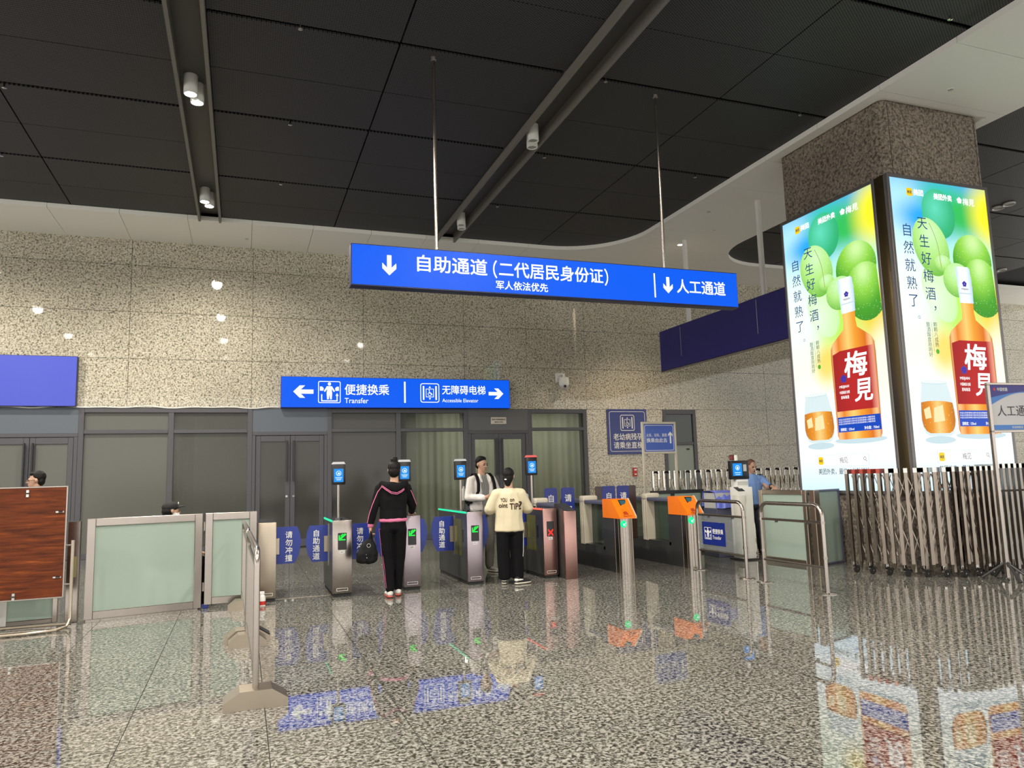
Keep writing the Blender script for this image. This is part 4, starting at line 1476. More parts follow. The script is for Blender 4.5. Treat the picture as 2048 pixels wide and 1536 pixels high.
# ---- older gates with orange heads
def old_gate_body(t, w2, y0, y1):
    """glazed rear section: low box, top rail, panes, cream posts"""
    MB().box(-w2, y0, 0, w2, y1, 0.30).build('lower_box', M_SIDE, t, smooth=False)
    MB().bev(-w2, y0, 0.965, w2, y1, 1.02, 0.01, 2).build('top_rail', M_GREYBLUE, t)
    for (a, b) in ((y0 + 0.05, y0 + 0.62), (y0 + 0.82, y1 - 0.06)):
        if b > a:
            MB().box(-0.012, a, 0.33, 0.012, b, 0.965).build('glass_pane', M_GATE_GLASS, t, smooth=False)
    MB().box(-w2, y0, 0.30, w2, y0 + 0.05, 0.97).build('inner_post', M_DARKMETAL, t, smooth=False)
    MB().box(-w2, y0, 0.30, w2, y1, 0.345).build('sill', M_DARKMETAL, t, smooth=False)
    MB().bev(-w2, y1 - 0.06, 0, w2, y1, 1.0, 0.01, 1).build('end_post', M_DARKMETAL, t)
    yp = y0 + 0.68
    for k, dy in enumerate((0.0, 0.055, 0.11)):
        MB().bev(-w2 - 0.012, yp + dy, 0.33, w2 + 0.012, yp + dy + 0.038, 0.99, 0.006, 1).build('flap_post', M_CREAM, t)
    MB().bev(-w2 - 0.02, yp - 0.01, 0.985, w2 + 0.02, yp + 0.16, 1.085, 0.03, 3).build('post_cap', M_CREAM, t)
    return yp


def old_flap(t, x0, x1, y, word, inner, brown):
    f = MB().prism(rrect(x0, 0.36, x1, 1.225, 0.03, 4), 'y', y, y + 0.02).build('flap', M_BLUE_FLAP, t)
    lt = MB()
    for k, ch in enumerate(word):
        text(lt, ch, (x0 + x1) / 2, 1.06 - 0.17 * k, 0.125, y - 0.003, 0.015)
    lt.build('flap_lettering', M_PRINT_WHITE, f, smooth=False, recalc=False)
    if brown:
        a, b = brown
        MB().prism(rrect(a, 0.36, b, 1.225, 0.02, 3), 'y', y + 0.004, y + 0.018).build('brown_panel', mat('smoked_brown_acrylic', (0.045, 0.022, 0.018), 0.2), f)


# plain housing; its front plate carries the painted pink reflection
t = thing('ticket_gate', 'plain steel gate housing, front tinted with a pink reflection, sloping black top', 'ticket gate', (4.31, 9.57, 0))
w2 = 0.092
MB().prism([(0.0, 0.0), (0.0, 0.925), (0.03, 0.94), (0.34, 1.02), (0.34, 0.0)], 'x', -w2 + 0.004, w2 - 0.004).build('cabinet', M_DARKMETAL, t)
MB().bev(-w2, -0.012, 0.0, w2, 0.02, 0.928, 0.006, 2).build('front_plate', M_STEEL_PINK_REFL, t)
MB().prism([(0.02, 0.938), (0.33, 1.018), (0.33, 1.026), (0.02, 0.946)], 'x', -w2 + 0.012, w2 - 0.012).build('sloping_top', M_TOPGLASS, t)
yp = old_gate_body(t, w2, 0.34, 2.1)
old_flap(t, 0.18, 0.39, yp + 0.05 + 0.25, '自助通道', 1, None)


def orange_gate(label, cx, yf):
    t = thing('ticket_gate', label, 'ticket gate', (cx, yf, 0), 0, 'older gates with orange heads')
    w2 = 0.112
    # front column: rounded stainless nose, dark side panel
    nose = arc(0, 0.10, w2, 180, 360, 12)
    MB().prism([(a, b - 0.10 + 0.11) for a, b in nose] + [(w2, 0.20), (-w2, 0.20)], 'z', 0.0, 0.775).build('nose_column', M_STEEL, t)
    rib = MB()
    for k in range(9):
        a = R(192 + 19.5 * k)
        x_, y_ = math.cos(a) * (w2 + 0.001), 0.11 + math.sin(a) * (w2 + 0.001)
        rib.box(x_ - 0.003, y_ - 0.003, 0.0, x_ + 0.003, y_ + 0.003, 0.77)
    rib.build('nose_ribs', M_STEEL_BEIGE, t, smooth=False)
    MB().box(-w2, 0.20, 0.0, w2, 0.52, 0.775).build('side_cabinet', M_DARKMETAL, t, smooth=False)
    MB().box(-w2 - 0.004, 0.195, 0.0, w2 + 0.004, 0.205, 0.775).build('cabinet_joint', M_STEEL, t, smooth=False)
    # orange head
    hw = w2 + 0.012
    hd = MB()
    vs = [(-hw, 0.54, 0.775), (hw, 0.54, 0.775), (hw, -0.02, 0.775), (-hw, 0.0, 0.775),
          (-hw, 0.54, 1.05), (hw, 0.54, 1.05), (hw, 0.20, 1.05), (-hw, 0.26, 1.05),
          (hw, -0.02, 0.80), (-hw, 0.0, 0.80)]
    hd.add(vs, [(0, 1, 2, 3), (4, 7, 6, 5), (0, 4, 5, 1), (1, 5, 6, 8, 2), (0, 3, 9, 7, 4), (2, 8, 9, 3), (9, 8, 6, 7)])
    head = hd.build('orange_head', M_ORANGE, t, smooth=False)
    n_ = Vector((0, -0.25, 0.24)).normalized()

    def S(u, v, h):
        """point on the sloping face: u across (-1..1), v up the slope (0..1)"""
        a = Vector((u * hw, -0.01 + (0.23 + 0.01) * v - 0.03 * u * v, 0.80 + 0.25 * v))
        return a + Vector((0, -0.72, 0.69)) * h
    q = [S(-0.25, 0.62, 0.004), S(0.62, 0.62, 0.004), S(0.62, 0.95, 0.004), S(-0.25, 0.95, 0.004)]
    MB().add(q, [(0, 1, 2, 3)]).build('lcd_bezel', M_BLACK, head, smooth=False, recalc=False)
    q = [S(-0.15, 0.67, 0.006), S(0.52, 0.67, 0.006), S(0.52, 0.90, 0.006), S(-0.15, 0.90, 0.006)]
    MB().add(q, [(0, 1, 2, 3)]).build('lcd', emat('teal_lcd', (0.06, 0.20, 0.24), 0.6), head, smooth=False, recalc=False)
    q = [S(-0.45, 0.08, 0.003), S(0.55, 0.08, 0.003), S(0.45, 0.45, 0.003), S(-0.25, 0.45, 0.003)]
    MB().add(q, [(0, 1, 2, 3)]).build('reader_recess', mat('deep_orange_plastic', (0.42, 0.045, 0.006), 0.4), head, smooth=False, recalc=False)
    lip = MB()
    for s_ in (-0.5, 0.6):
        lip.tube([S(s_, 0.05, 0.012), S(s_ * 0.8, 0.5, 0.012)], 0.008, 6)
    lip.tube([S(-0.5, 0.05, 0.012), S(0.6, 0.05, 0.012)], 0.008, 6)
    lip.build('reader_lip', M_ORANGE, head)
    MB().prism([(-0.03, 0.775), (-0.03, 0.81), (0.19, 1.06), (0.23, 1.06), (0.03, 0.775)], 'x', hw, hw + 0.012).build('cheek_plate', M_CREAM, head)
    # pass lamp on the left of the nose
    a = R(238)
    lx, ly = math.cos(a) * w2, 0.11 + math.sin(a) * w2
    lm = MB().ell((lx, ly, 0.70), (0.05, 0.03, 0.05), 18, 10).build('pass_lamp', E_GREENLAMP, t)
    g_ = MB()
    yl = ly - 0.034
    bar2(g_, (lx + 0.022, 0.722), (lx - 0.015, 0.685), 0.012, yl)
    bar2(g_, (lx - 0.02, 0.71), (lx - 0.02, 0.68), 0.010, yl)
    bar2(g_, (lx - 0.02, 0.68), (lx + 0.012, 0.68), 0.010, yl)
    g_.build('lamp_arrow', E_SCREEN_W, lm, smooth=False, recalc=False)
    yp_ = old_gate_body(t, w2, 0.52, 2.15)
    return t, yp_ + 0.08


t6, yp = orange_gate('orange topped ticket gate next to the plain steel housing', 5.235, 9.60)
old_flap(t6, 4.775 - 5.235, 4.995 - 5.235, yp, '请勿冲撞', 1, None)
old_flap(t6, 5.49 - 5.235, 5.73 - 5.235, yp, '自助通道', -1, (5.375 - 5.235, 5.49 - 5.235))
t7, yp = orange_gate('orange topped ticket gate next to the steel hand rails', 6.36, 9.58)
old_flap(t7, 5.755 - 6.36, 5.97 - 6.36, yp, '请勿冲撞', 1, (5.97 - 6.36, 6.10 - 6.36))

# ------------------------------------------------------------------ steel hand rails right of the gates


def hand_rail(label, ya, yb, sign):
    t = thing('hand_rail', label, 'railing', (6.30, (ya + yb) / 2, 0), R(-90), 'steel hand rails beside the gates')
    # local x runs towards the viewer (-Y world)
    h = abs(ya - yb) / 2
    rr = 0.024
    rad = 0.13
    pts = [(-h, 0, 0.01), (-h, 0, 1.0 - rad)] + [(-h + rad - rad * math.cos(R(a)), 0, 1.0 - rad + rad * math.sin(R(a))) for a in range(15, 91, 15)] + [(h - rad + rad * math.sin(R(a)), 0, 1.0 - rad + rad * math.cos(R(a))) for a in range(0, 91, 15)] + [(h, 0, 0.01)]
    MB().tube(pts, rr, 14).build('hoop', M_STEEL, t)
    MB().tube([(-h, 0, 0.80), (h, 0, 0.80)], 0.016, 10).build('upper_bar', M_STEEL, t)
    MB().tube([(-h, 0, 0.29), (h, 0, 0.29)], 0.016, 10).build('lower_bar', M_STEEL, t)
    for s_ in (-h, h):
        MB().lathe([(0.105, 0.0), (0.105, 0.006), (0.09, 0.012), (0.03, 0.014), (0.03, 0.02)], (s_, 0, 0), 24).build('floor_disc', M_STEEL, t)
        for z in (0.40, 0.80):
            MB().lathe([(0.03, z - 0.015), (0.03, z + 0.015)], (s_, 0, 0), 14).build('collar', M_STEEL, t)
    for u in (-0.25, 0.3):
        MB().bev(u - 0.015, -0.015, 0.765, u + 0.015, 0.015, 0.79, 0.004, 1).build('clip', M_DARKMETAL, t)
    if sign:
        MB().box(-h + 0.03, -0.004, 0.31, h - 0.03, 0.004, 0.785).build('clear_panel', M_ACRYLIC, t, smooth=False)
        p_ = MB().box(-0.42, -0.008, 0.38, 0.12, -0.005, 0.70).build('sign_sheet', M_BLUE_DARK, t, smooth=False)
        lt = MB()
        transfer_icon(lt, -0.28, 0.54, 0.17, -0.010)
        text(lt, '便捷换乘', -0.17, 0.575, 0.075, -0.010, 0.01, width=0.25, align='l')
        text(lt, 'Transfer', -0.17, 0.49, 0.07, -0.010, 0.0, width=0.20, align='l')
        lt.split(M_PRINT_WHITE, p_)
    return t


hand_rail('steel hoop rail with a clear panel and blue transfer sign', 9.43, 8.36, True)
hand_rail('empty steel hoop rail nearest the folding gate', 8.00, 6.92, False)

# ------------------------------------------------------------------ frosted glass barriers


def glass_panel(name, label, x0, y0, x1, y1, z0, z1, fw=0.085, fm=None, bot=None, hinge=True):
    dx, dy = x1 - x0, y1 - y0
    ln = math.hypot(dx, dy)
    t = thing(name, label, 'barrier', (x0, y0, 0), math.atan2(dy, dx))
    fm = fm or M_STEEL
    bt = fw if bot is None else bot
    MB().bev(0, -0.025, z0, fw, 0.025, z1, 0.005, 1).build('frame_post', fm, t)
    MB().bev(ln - fw, -0.025, z0, ln, 0.025, z1, 0.005, 1).build('frame_post', fm, t)
    MB().bev(fw, -0.025, z1 - fw, ln - fw, 0.025, z1, 0.005, 1).build('top_bar', fm, t)
    MB().bev(fw, -0.025, z0, ln - fw, 0.025, z0 + bt, 0.005, 1).build('bottom_bar', fm, t)
    MB().box(fw, -0.006, z0 + bt, ln - fw, 0.006, z1 - fw).build('frosted_pane', M_FROST, t, smooth=False)
    return t


a = glass_panel('glass_barrier', 'wide frosted glass barrier leaf in steel frame, in front of the seated man', -1.60, 9.40, -0.43, 9.60, 0.012, 1.10)
MB().box(0.02, -0.03, 0.0, 1.15, 0.03, 0.014).build('floor_runner', M_STEEL, a, smooth=False)
b = glass_panel('glass_barrier', 'narrow frosted glass barrier leaf with a paper notice', -0.40, 9.625, 0.18, 9.63, 0.04, 1.10)
MB().box(0.38, 0.012, 0.50, 0.53, 0.016, 0.76).build('paper_notice', mat('cream_paper', (0.75, 0.70, 0.50), 0.8), b, smooth=False)
for z in (0.25, 0.95):
    MB().tube([(-0.012, -0.02, z - 0.05), (-0.012, -0.02, z + 0.05)], 0.012, 8).build('hinge', M_STEEL, b)
MB().bev(-0.02, -0.02, 0.0, 0.05, 0.02, 0.05, 0.004, 1).build('foot', M_BLUE_DARK, b)
c = glass_panel('glass_barrier', 'frosted glass barrier partly hidden behind the wooden board', -3.9, 9.30, -1.85, 9.42, 0.012, 1.08, 0.05)
for z in (0.9, 1.5):
    MB().bev(z, -0.03, 0.02, z + 0.09, -0.026, 1.05, 0.002, 1).build('pale_strip', M_WHITE, c)
t = thing('barrier_post', 'steel post between wooden board and the wide frosted leaf', 'post', (-1.72, 9.42, 0))
MB().bev(-0.06, -0.04, 0, 0.06, 0.04, 1.08, 0.006, 1).build('post_body', M_STEEL, t)
MB().box(-0.02, -0.044, 0.48, 0.035, -0.040, 0.70).build('lock_plate', mat('brass_plate', (0.5, 0.42, 0.18), 0.35, 0.8), t, smooth=False)
t = glass_panel('glass_barrier', 'frosted barrier leaf with bronze posts left of the pillar', 7.80, 9.90, 7.88, 8.93, 0.0, 1.10, 0.07, M_STEEL_BEIGE)
MB().bev(1.07, -0.06, 0, 1.17, 0.05, 1.10, 0.008, 1).build('hinge_post', mat('brown_steel', (0.30, 0.24, 0.19), 0.35, 0.9), t)
for z in (0.35, 0.8):
    MB().bev(0.02, -0.035, z, 0.05, -0.025, z + 0.05, 0.003, 1).build('latch', M_BLACK, t)
glass_panel('glass_barrier', 'teal frosted panel between hinge post and the advert pillar', 7.99, 8.86, 8.56, 9.02, 0.0, 1.10, 0.03, M_GREYBLUE)
t = glass_panel('glass_barrier', 'dark framed glass barrier behind the orange topped gates', 6.72, 11.45, 7.80, 11.45, 0.0, 1.10, 0.06, M_DARKMETAL)
MB().bev(0.40, -0.025, 0.1, 0.47, 0.025, 1.05, 0.004, 1).build('mid_post', M_DARKMETAL, t)

# ------------------------------------------------------------------ wooden board on a tube stand, left edge
t = thing('display_board', 'red brown wooden board on a steel tube stand', 'board', (-2.95, 9.0, 0), R(1))
MB().bev(-1.2, -0.012, 0.33, 1.215, 0.012, 1.46, 0.003, 1).build('wood_panel', M_WOOD, t)
for q in ((-1.2, 1.455, 1.225, 1.472), (-1.2, 0.318, 1.225, 0.333)):
    MB().bev(q[0], -0.016, q[1], q[2], 0.016, q[3], 0.003, 1).build('edge_strip', M_STEEL, t)
MB().bev(1.212, -0.016, 0.318, 1.228, 0.016, 1.472, 0.003, 1).build('edge_strip', M_STEEL, t)
for (u, z, hz) in ((0.86, 1.40, 0), (1.17, 1.20, 1), (1.17, 0.53, 1), (0.78, 0.36, 0)):
    cl = MB()
    if hz:
        cl.bev(u - 0.05, -0.022, z - 0.012, u + 0.03, -0.012, z + 0.012, 0.004, 1)
    else:
        cl.bev(u - 0.014, -0.022, z - 0.04, u + 0.014, -0.012, z + 0.04, 0.004, 1)
    cl.tube([(u - 0.02, -0.026, z), (u + 0.02, -0.026, z)], 0.008, 8)
    cl.build('clasp', M_CHROME, t)
MB().tube([(1.29, 0.0, 0.90), (1.29, 0.0, 0.10), (1.27, -0.06, 0.03), (1.20, -0.16, 0.02), (0.95, -0.22, 0.018), (0.1, -0.24, 0.018), (-1.0, -0.24, 0.018)], 0.017, 10).build('stand_tube', M_STEEL_BEIGE, t)
MB().tube([(1.29, 0.0, 0.12), (1.28, 0.12, 0.03), (0.9, 0.2, 0.02), (-1.0, 0.2, 0.02)], 0.015, 10).build('rear_tube', M_STEEL_BEIGE, t)
for z in (0.45, 0.85):
    MB().tube([(1.22, 0.0, z), (1.29, 0.0, z)], 0.012, 8).build('bracket', M_STEEL, t)

# ------------------------------------------------------------------ crowd fences seen end on


def fence(label, xa, ya, yb):
    t = thing('crowd_fence', label, 'fence', (xa, ya, 0), R(91.1), 'crowd fences between the lanes')
    ln = yb - ya           # local x runs away from the viewer
    rr = 0.02
    rad = 0.10
    pts = [(0.04, 0, 0.10), (0.04, 0, 1.0 - rad)] + [(0.04 + rad - rad * math.cos(R(a)), 0, 1.0 - rad + rad * math.sin(R(a))) for a in range(15, 91, 15)] + [(ln - 0.04 - rad + rad * math.sin(R(a)), 0, 1.0 - rad + rad * math.cos(R(a))) for a in range(0, 91, 15)] + [(ln - 0.04, 0, 0.10)]
    MB().tube(pts, rr, 12).build('hoop', M_STEEL, t)
    MB().tube([(0.04, 0, 0.20), (ln - 0.04, 0, 0.20)], 0.014, 8).build('lower_rail', M_STEEL, t)
    MB().tube([(0.04, 0, 0.88), (ln - 0.04, 0, 0.88)], 0.014, 8).build('upper_rail', M_STEEL, t)
    n = int(ln / 0.13)
    bar = MB().tube([(0, 0, 0.20), (0, 0, 0.88)], 0.010, 6).mesh('upright', M_STEEL)
    for k in range(1, n):
        link('upright', bar, t, (ln * k / n, 0, 0))
    for u, sc in ((0.05, 1.0), (ln - 0.05, 0.8)):
        q = 0.20 * sc
        f = MB().prism([(-q, 0.0), (-q, 0.05), (-q * 0.5, 0.115), (q * 0.5, 0.115), (q, 0.05), (q, 0.0)], 'x', u - 0.10 * sc, u + 0.10 * sc)
        f.build('foot_block', M_STEEL_BEIGE, t, smooth=False)
    return t


fence('nearest steel crowd fence on wedge shaped feet', 0.105, 5.30, 7.30)
f2 = fence('farther steel crowd fence reaching the frosted barrier', 0.065, 7.42, 9.36)
MB().prism([(-0.20, 0.054), (-0.10, 0.118), (-0.03, 0.118), (-0.03, 0.123), (-0.10, 0.123), (-0.20, 0.060)], 'x', -0.03, 0.13).build('rubber_pad', M_RUBBER, f2, smooth=False)
# small spray bottle
t = thing('spray_bottle', 'white and red spray bottle on the floor by the beige gate housing', 'bottle', (0.25, 9.46, 0))
MB().lathe([(0.034, 0.0), (0.036, 0.01), (0.036, 0.085), (0.030, 0.115), (0.013, 0.13)], (0, 0, 0), 16).build('bottle_body', M_WHITE, t)
MB().lathe([(0.0365, 0.012), (0.0365, 0.055)], (0, 0, 0), 16).build('red_label', M_RED, t)
MB().bev(-0.035, -0.012, 0.13, 0.022, 0.012, 0.165, 0.005, 1).bev(-0.03, -0.006, 0.09, -0.02, 0.006, 0.13, 0.003, 1).build('trigger_head', M_WHITE, t)

# ------------------------------------------------------------------ staffed kiosk
t = thing('verification_kiosk', 'white staffed kiosk with a black twin screen head', 'kiosk', (7.58, 10.0, 0), R(-2))
MB().bev(-0.10, -0.02, 0.02, 0.15, 0.24, 1.15, 0.012, 2).build('body', M_WHITE, t)
MB().bev(-0.18, -0.10, 0.10, -0.06, 0.06, 1.03, 0.01, 2).build('front_column', mat('warm_white_metal', (0.60, 0.58, 0.52), 0.4), t)
MB().prism([(-0.10, 1.02), (-0.10, 1.08), (0.04, 1.15), (0.08, 1.02)], 'x', -0.18, -0.04).build('scanner_wedge', M_WHITE, t)
MB().prism([(-0.092, 1.088), (0.03, 1.148), (0.028, 1.154), (-0.096, 1.095)], 'x', -0.17, -0.05).build('scanner_glass', M_BLACK, t)
MB().bev(-0.08, 0.06, 1.14, 0.14, 0.23, 1.27, 0.01, 2).build('neck', M_WHITE, t)
MB().box(-0.07, 0.055, 1.18, 0.13, 0.062, 1.24).build('printer_slot', M_GREY, t, smooth=False)
hd = MB().bev(-0.165, 0.06, 1.275, 0.165, 0.16, 1.575, 0.01, 2).build('twin_screen_head', M_BLACK, t)
MB().box(-0.14, 0.054, 1.33, 0.03, 0.062, 1.53).build('screen', E_SCREEN, hd, smooth=False)
g_ = MB()
ringpoly(g_, ellipse(-0.055, 1.46, 0.04, 0.04, 20), ellipse(-0.055, 1.46, 0.032, 0.032, 20), 0.052)
g_.flat(ellipse(-0.055, 1.455, 0.018, 0.022, 14), 0.052)
bar2(g_, (-0.11, 1.38), (0.0, 1.38), 0.01, 0.052)
bar2(g_, (-0.10, 1.35), (-0.01, 1.35), 0.008, 0.052)
g_.build('screen_graphics', E_SCREEN_W, hd, smooth=False, recalc=False)
MB().box(0.055, 0.054, 1.40, 0.115, 0.062, 1.51).build('camera_window', M_GREY, hd, smooth=False)
MB().lathe([(0.028, 1.57), (0.028, 1.66), (0.02, 1.665)], (-0.035, 0.11, 0), 16).build('beacon', M_WHITE, t)
lt = MB()
for k, ch in enumerate('人证核验一体机'):
    text(lt, ch, -0.12, 0.86 - 0.085 * k, 0.055, -0.102, 0.0)
lt.build('lettering', M_PRINT_DARK, t, smooth=False, recalc=False)
MB().box(-0.17, -0.09, 0, 0.16, 0.25, 0.02).build('plinth', M_RUBBER, t, smooth=False)

# small counter with a blue plastic cover next to the kiosk
t = thing('side_counter', 'narrow counter under a light blue plastic cover left of the kiosk', 'counter', (7.57, 10.62, 0), R(-4))
MB().bev(-0.16, -0.12, 0, 0.20, 0.30, 0.80, 0.008, 1).build('counter_body', M_GREYBLUE, t)
cv = MB()
n = 14
vs, fs = [], []
for i in range(n + 1):
    u = -0.17 + 0.38 * i / n
    wv = 0.010 * math.sin(i * 1.7) + 0.006 * math.sin(i * 0.6)
    for (yy_, z) in ((-0.15 + wv * 2.0, 0.80), (-0.12 + wv, 0.94), (-0.08 + wv * 0.6, 1.06), (0.05, 1.085), (0.28, 1.08), (0.30, 0.82)):
        vs.append((u + (0.02 if z < 0.9 else 0) * (1 if i > n / 2 else -1), yy_, z + 0.006 * math.sin(i * 0.9 + z * 9)))
for i in range(n):
    for k in range(5):
        fs.append((i * 6 + k, i * 6 + 6 + k, i * 6 + 7 + k, i * 6 + 1 + k))
cv.add(vs, fs).build('plastic_cover', mat('light_blue_plastic', (0.13, 0.17, 0.62), 0.3), t, recalc=False, ang=60)
MB().box(-0.15, -0.10, 0.80, 0.19, 0.28, 1.05).build('box_under_cover', M_GREY, t, smooth=False)

# ------------------------------------------------------------------ stainless folding gates
RED_REFL_CAP = mat('red_reflection_cap', (0.42, 0.06, 0.04), 0.3, 0.2)  # reddish reflection painted as the colour of a few chrome caps


def wheel_meshes():
    tyre = MB().lathe([(0.030, -0.014), (0.045, -0.014), (0.050, -0.006), (0.050, 0.006), (0.045, 0.014), (0.030, 0.014)], (0, 0, 0), 20, 'y').mesh('tyre', M_RUBBER)
    hub = MB()
    hub.lathe([(0.010, -0.017), (0.010, 0.017)], (0, 0, 0), 10, 'y')
    for k in range(5):
        a = 2 * PI * k / 5
        hub.tube([(0.008 * math.cos(a), 0, 0.008 * math.sin(a)), (0.034 * math.cos(a), 0, 0.034 * math.sin(a))], 0.006, 6)
    return tyre, hub.mesh('hub', M_STEEL)


TYRE, HUB = wheel_meshes()


def folding_gate(name, label, path, n, h, cap_m=None, wheels=True, post_m=None, depth=0.24, group=None, pw=0.020):
    pts = [Vector((p[0], p[1], 0)) for p in path]
    seg = [0]
    for a, b in zip(pts, pts[1:]):
        seg.append(seg[-1] + (b - a).length)

    def at(s):
        s = max(0, min(seg[-1] - 1e-6, s))
        for k in range(len(seg) - 1):
            if s <= seg[k + 1]:
                f = (s - seg[k]) / (seg[k + 1] - seg[k])
                d = (pts[k + 1] - pts[k]).normalized()
                return pts[k].lerp(pts[k + 1], f), d
    base = pts[0]
    t = thing(name, label, 'folding gate', base, 0, group)
    post_m = post_m or mat('warm_gate_steel', (0.30, 0.255, 0.215), 0.22, 1.0)
    prev = None
    for i in range(n):
        s = seg[-1] * i / (n - 1)
        p, d = at(s)
        back = Vector((-d.y, d.x, 0))
        if back.y < 0:
            back = -back
        p = p - base
        long_ = i % 2 == 0
        z0 = 0.145 if (long_ and wheels) else 0.03
        hp = MB()
        for q, off in enumerate((Vector((0, 0, 0)), back * depth)):
            c = p + off
            zz = 0.16 if (not long_ and q == 0) else z0
            hp.add([(c.x + sx * pw * d.x + sy * pw * back.x, c.y + sx * pw * d.y + sy * pw * back.y, z) for z in (zz, h) for sx, sy in ((-1, -1), (1, -1), (1, 1), (-1, 1))], [(3, 2, 1, 0), (4, 5, 6, 7), (0, 1, 5, 4), (1, 2, 6, 5), (2, 3, 7, 6), (3, 0, 4, 7)])
            if not long_ and q == 0:
                k0 = [(c.x + sx * pw * d.x + sy * pw * back.x, c.y + sx * pw * d.y + sy * pw * back.y, zz) for sx, sy in ((-1, -1), (1, -1), (1, 1), (-1, 1))]
                hp.add(k0 + [(c.x, c.y, 0.03)], [(0, 1, 4), (1, 2, 4), (2, 3, 4), (3, 0, 4)])
        po = hp.build('post_pair', post_m, t, smooth=False)
        cp = MB()
        c2 = p + back * depth
        w_ = pw + 0.003
        q8 = []
        for (c, e) in ((p, -1), (c2, 1)):
            for sx in (-1, 1):
                q8.append((c.x + sx * w_ * d.x + e * w_ * back.x, c.y + sx * w_ * d.y + e * w_ * back.y))
        quad = [q8[0], q8[1], q8[3], q8[2]]
        cp.prism(quad, 'z', h - 0.01, h + 0.05)
        cp.build('top_cap', cap_m if (cap_m and i < 6 and i % 5 != 0) else M_CHROME, po, smooth=False)
        if prev is not None:
            for (za, zb) in ((0.25, 0.62), (0.62, 0.98), (0.98, h - 0.03)):
                for (u, v_) in ((za, zb), (zb, za)):
                    MB().tube([prev + back * (depth * 0.5) + Vector((0, 0, u)), p + back * (depth * 0.5) + Vector((0, 0, v_))], 0.008, 4).build('scissor_bar', post_m, t, smooth=False)
        if wheels and long_:
            fk = MB()
            fk.bev(p.x - 0.02, p.y - 0.02, 0.05, p.x + 0.02, p.y + 0.02, 0.15, 0.004, 1)
            fork = fk.build('wheel_fork', M_CHROME, t)
            fend = MB()
            vs, fs = [], []
            for k in range(9):
                a = R(15 + 150 * k / 8)
                for yy_ in (-0.02, 0.02):
                    vs.append((math.cos(a) * 0.062, yy_, math.sin(a) * 0.062))
            for k in range(8):
                fs.append((2 * k, 2 * k + 2, 2 * k + 3, 2 * k + 1))
            wp = (p.x + 0.0, p.y - 0.045, 0.052)
            ty = link('tyre', TYRE, t, wp)
            link('hub', HUB, ty)
            fe = fend.add(vs, fs).build('fender', M_CHROME, t, recalc=False)
            fe.location = wp
        prev = p
    return t


path = [(7.86, 8.10), (7.95, 7.78), (8.08, 7.48), (8.27, 7.25), (8.55, 7.08), (8.90, 7.03), (9.25, 7.05)]
folding_gate('folding_gate', 'stainless folding gate on small wheels curving round the advert pillar', path, 19, 1.34, RED_REFL_CAP)
folding_gate('folding_gate', 'dark folded stack of gate posts behind the manual lane sign', [(9.46, 7.12), (10.8, 7.02)], 15, 1.36, None, False, mat('dark_steel', (0.30, 0.27, 0.24), 0.3, 0.9), 0.3)


def far_gate(label, x0, x1, y):
    t = thing('folding_gate', label, 'folding gate', (x0, y, 0))
    k = 0
    x_ = 0.0
    arch = MB()
    pts = [(-0.055, 0, 0.06), (-0.055, 0, 1.43), (-0.045, 0, 1.45)]
    leg_me = MB().tube([(0, 0, 0.04), (0, 0, 1.44)], 0.024, 8).mesh('post', M_CHROME)
    grip_me = MB().tube([(0, 0, 1.395), (0.035, 0, 1.42), (0.09, 0, 1.42), (0.125, 0, 1.395)], 0.022, 8).mesh('black_grip', M_BLACK)
    bar_me = MB().tube([(0.125, 0.03, 1.02), (0.235, 0.03, 1.28)], 0.014, 6).tube([(0.125, -0.03, 1.28), (0.235, -0.03, 1.02)], 0.014, 6).tube([(0.0, 0.03, 0.4), (0.235, 0.03, 0.98)], 0.014, 6).mesh('scissor_bars', M_CREAM)
    while x_ < x1 - x0:
        for dx in (0.0, 0.125):
            link('post', leg_me, t, (x_ + dx, 0, 0))
        link('black_grip', grip_me, t, (x_, 0, 0))
        link('scissor_bars', bar_me, t, (x_, 0, 0))
        x_ += 0.238
        k += 1
    return t


far_gate('far row of chrome hoop posts with black grips in front of the granite', 7.43, 11.4, 12.55)

# ------------------------------------------------------------------ small things on the back wall
t = thing('dome_camera', 'white dome camera on a wall bracket right of the lit wall sign', 'camera', (7.60, 17.23, 3.78))
MB().bev(-0.10, -0.05, -0.02, 0.06, 0.0, 0.22, 0.01, 1).build('wall_plate', M_WHITE, t)
MB().tube([(-0.02, -0.03, 0.15), (0.02, -0.14, 0.19), (0.04, -0.22, 0.16), (0.04, -0.22, 0.08)], 0.035, 10).build('bracket_arm', M_WHITE, t)
MB().lathe([(0.03, 0.10), (0.12, 0.08), (0.13, 0.0), (0.13, -0.10), (0.11, -0.13)], (0.04, -0.22, 0), 20).build('camera_housing', M_WHITE, t)
MB().ell((0.04, -0.22, -0.13), (0.105, 0.105, 0.10), 18, 10).build('camera_ball', M_GREY, t)
MB().lathe([(0.035, -0.335), (0.03, -0.31)], (0.02, 0, -0.15), 14, 'y').build('camera_lens', M_BLACK, t)
t = thing('fire_alarm', 'small red fire alarm button on the granite wall', 'alarm', (9.67, 17.19, 1.42))
MB().bev(-0.06, -0.01, -0.10, 0.06, 0.04, 0.12, 0.008, 1).build('alarm_case', M_RED, t)
MB().box(-0.035, -0.014, 0.05, 0.035, -0.009, 0.09).box(-0.03, -0.014, -0.06, 0.03, -0.009, -0.03).build('alarm_label', M_PRINT_WHITE, t, smooth=False)
MB().bev(-0.055, -0.012, 0.125, 0.055, 0.03, 0.16, 0.006, 1).build('alarm_lid', M_WHITE, t)
t = thing('fire_notice', 'dark red fire notice strip on the granite behind the kiosk', 'sign', (12.78, 17.2, 1.75))
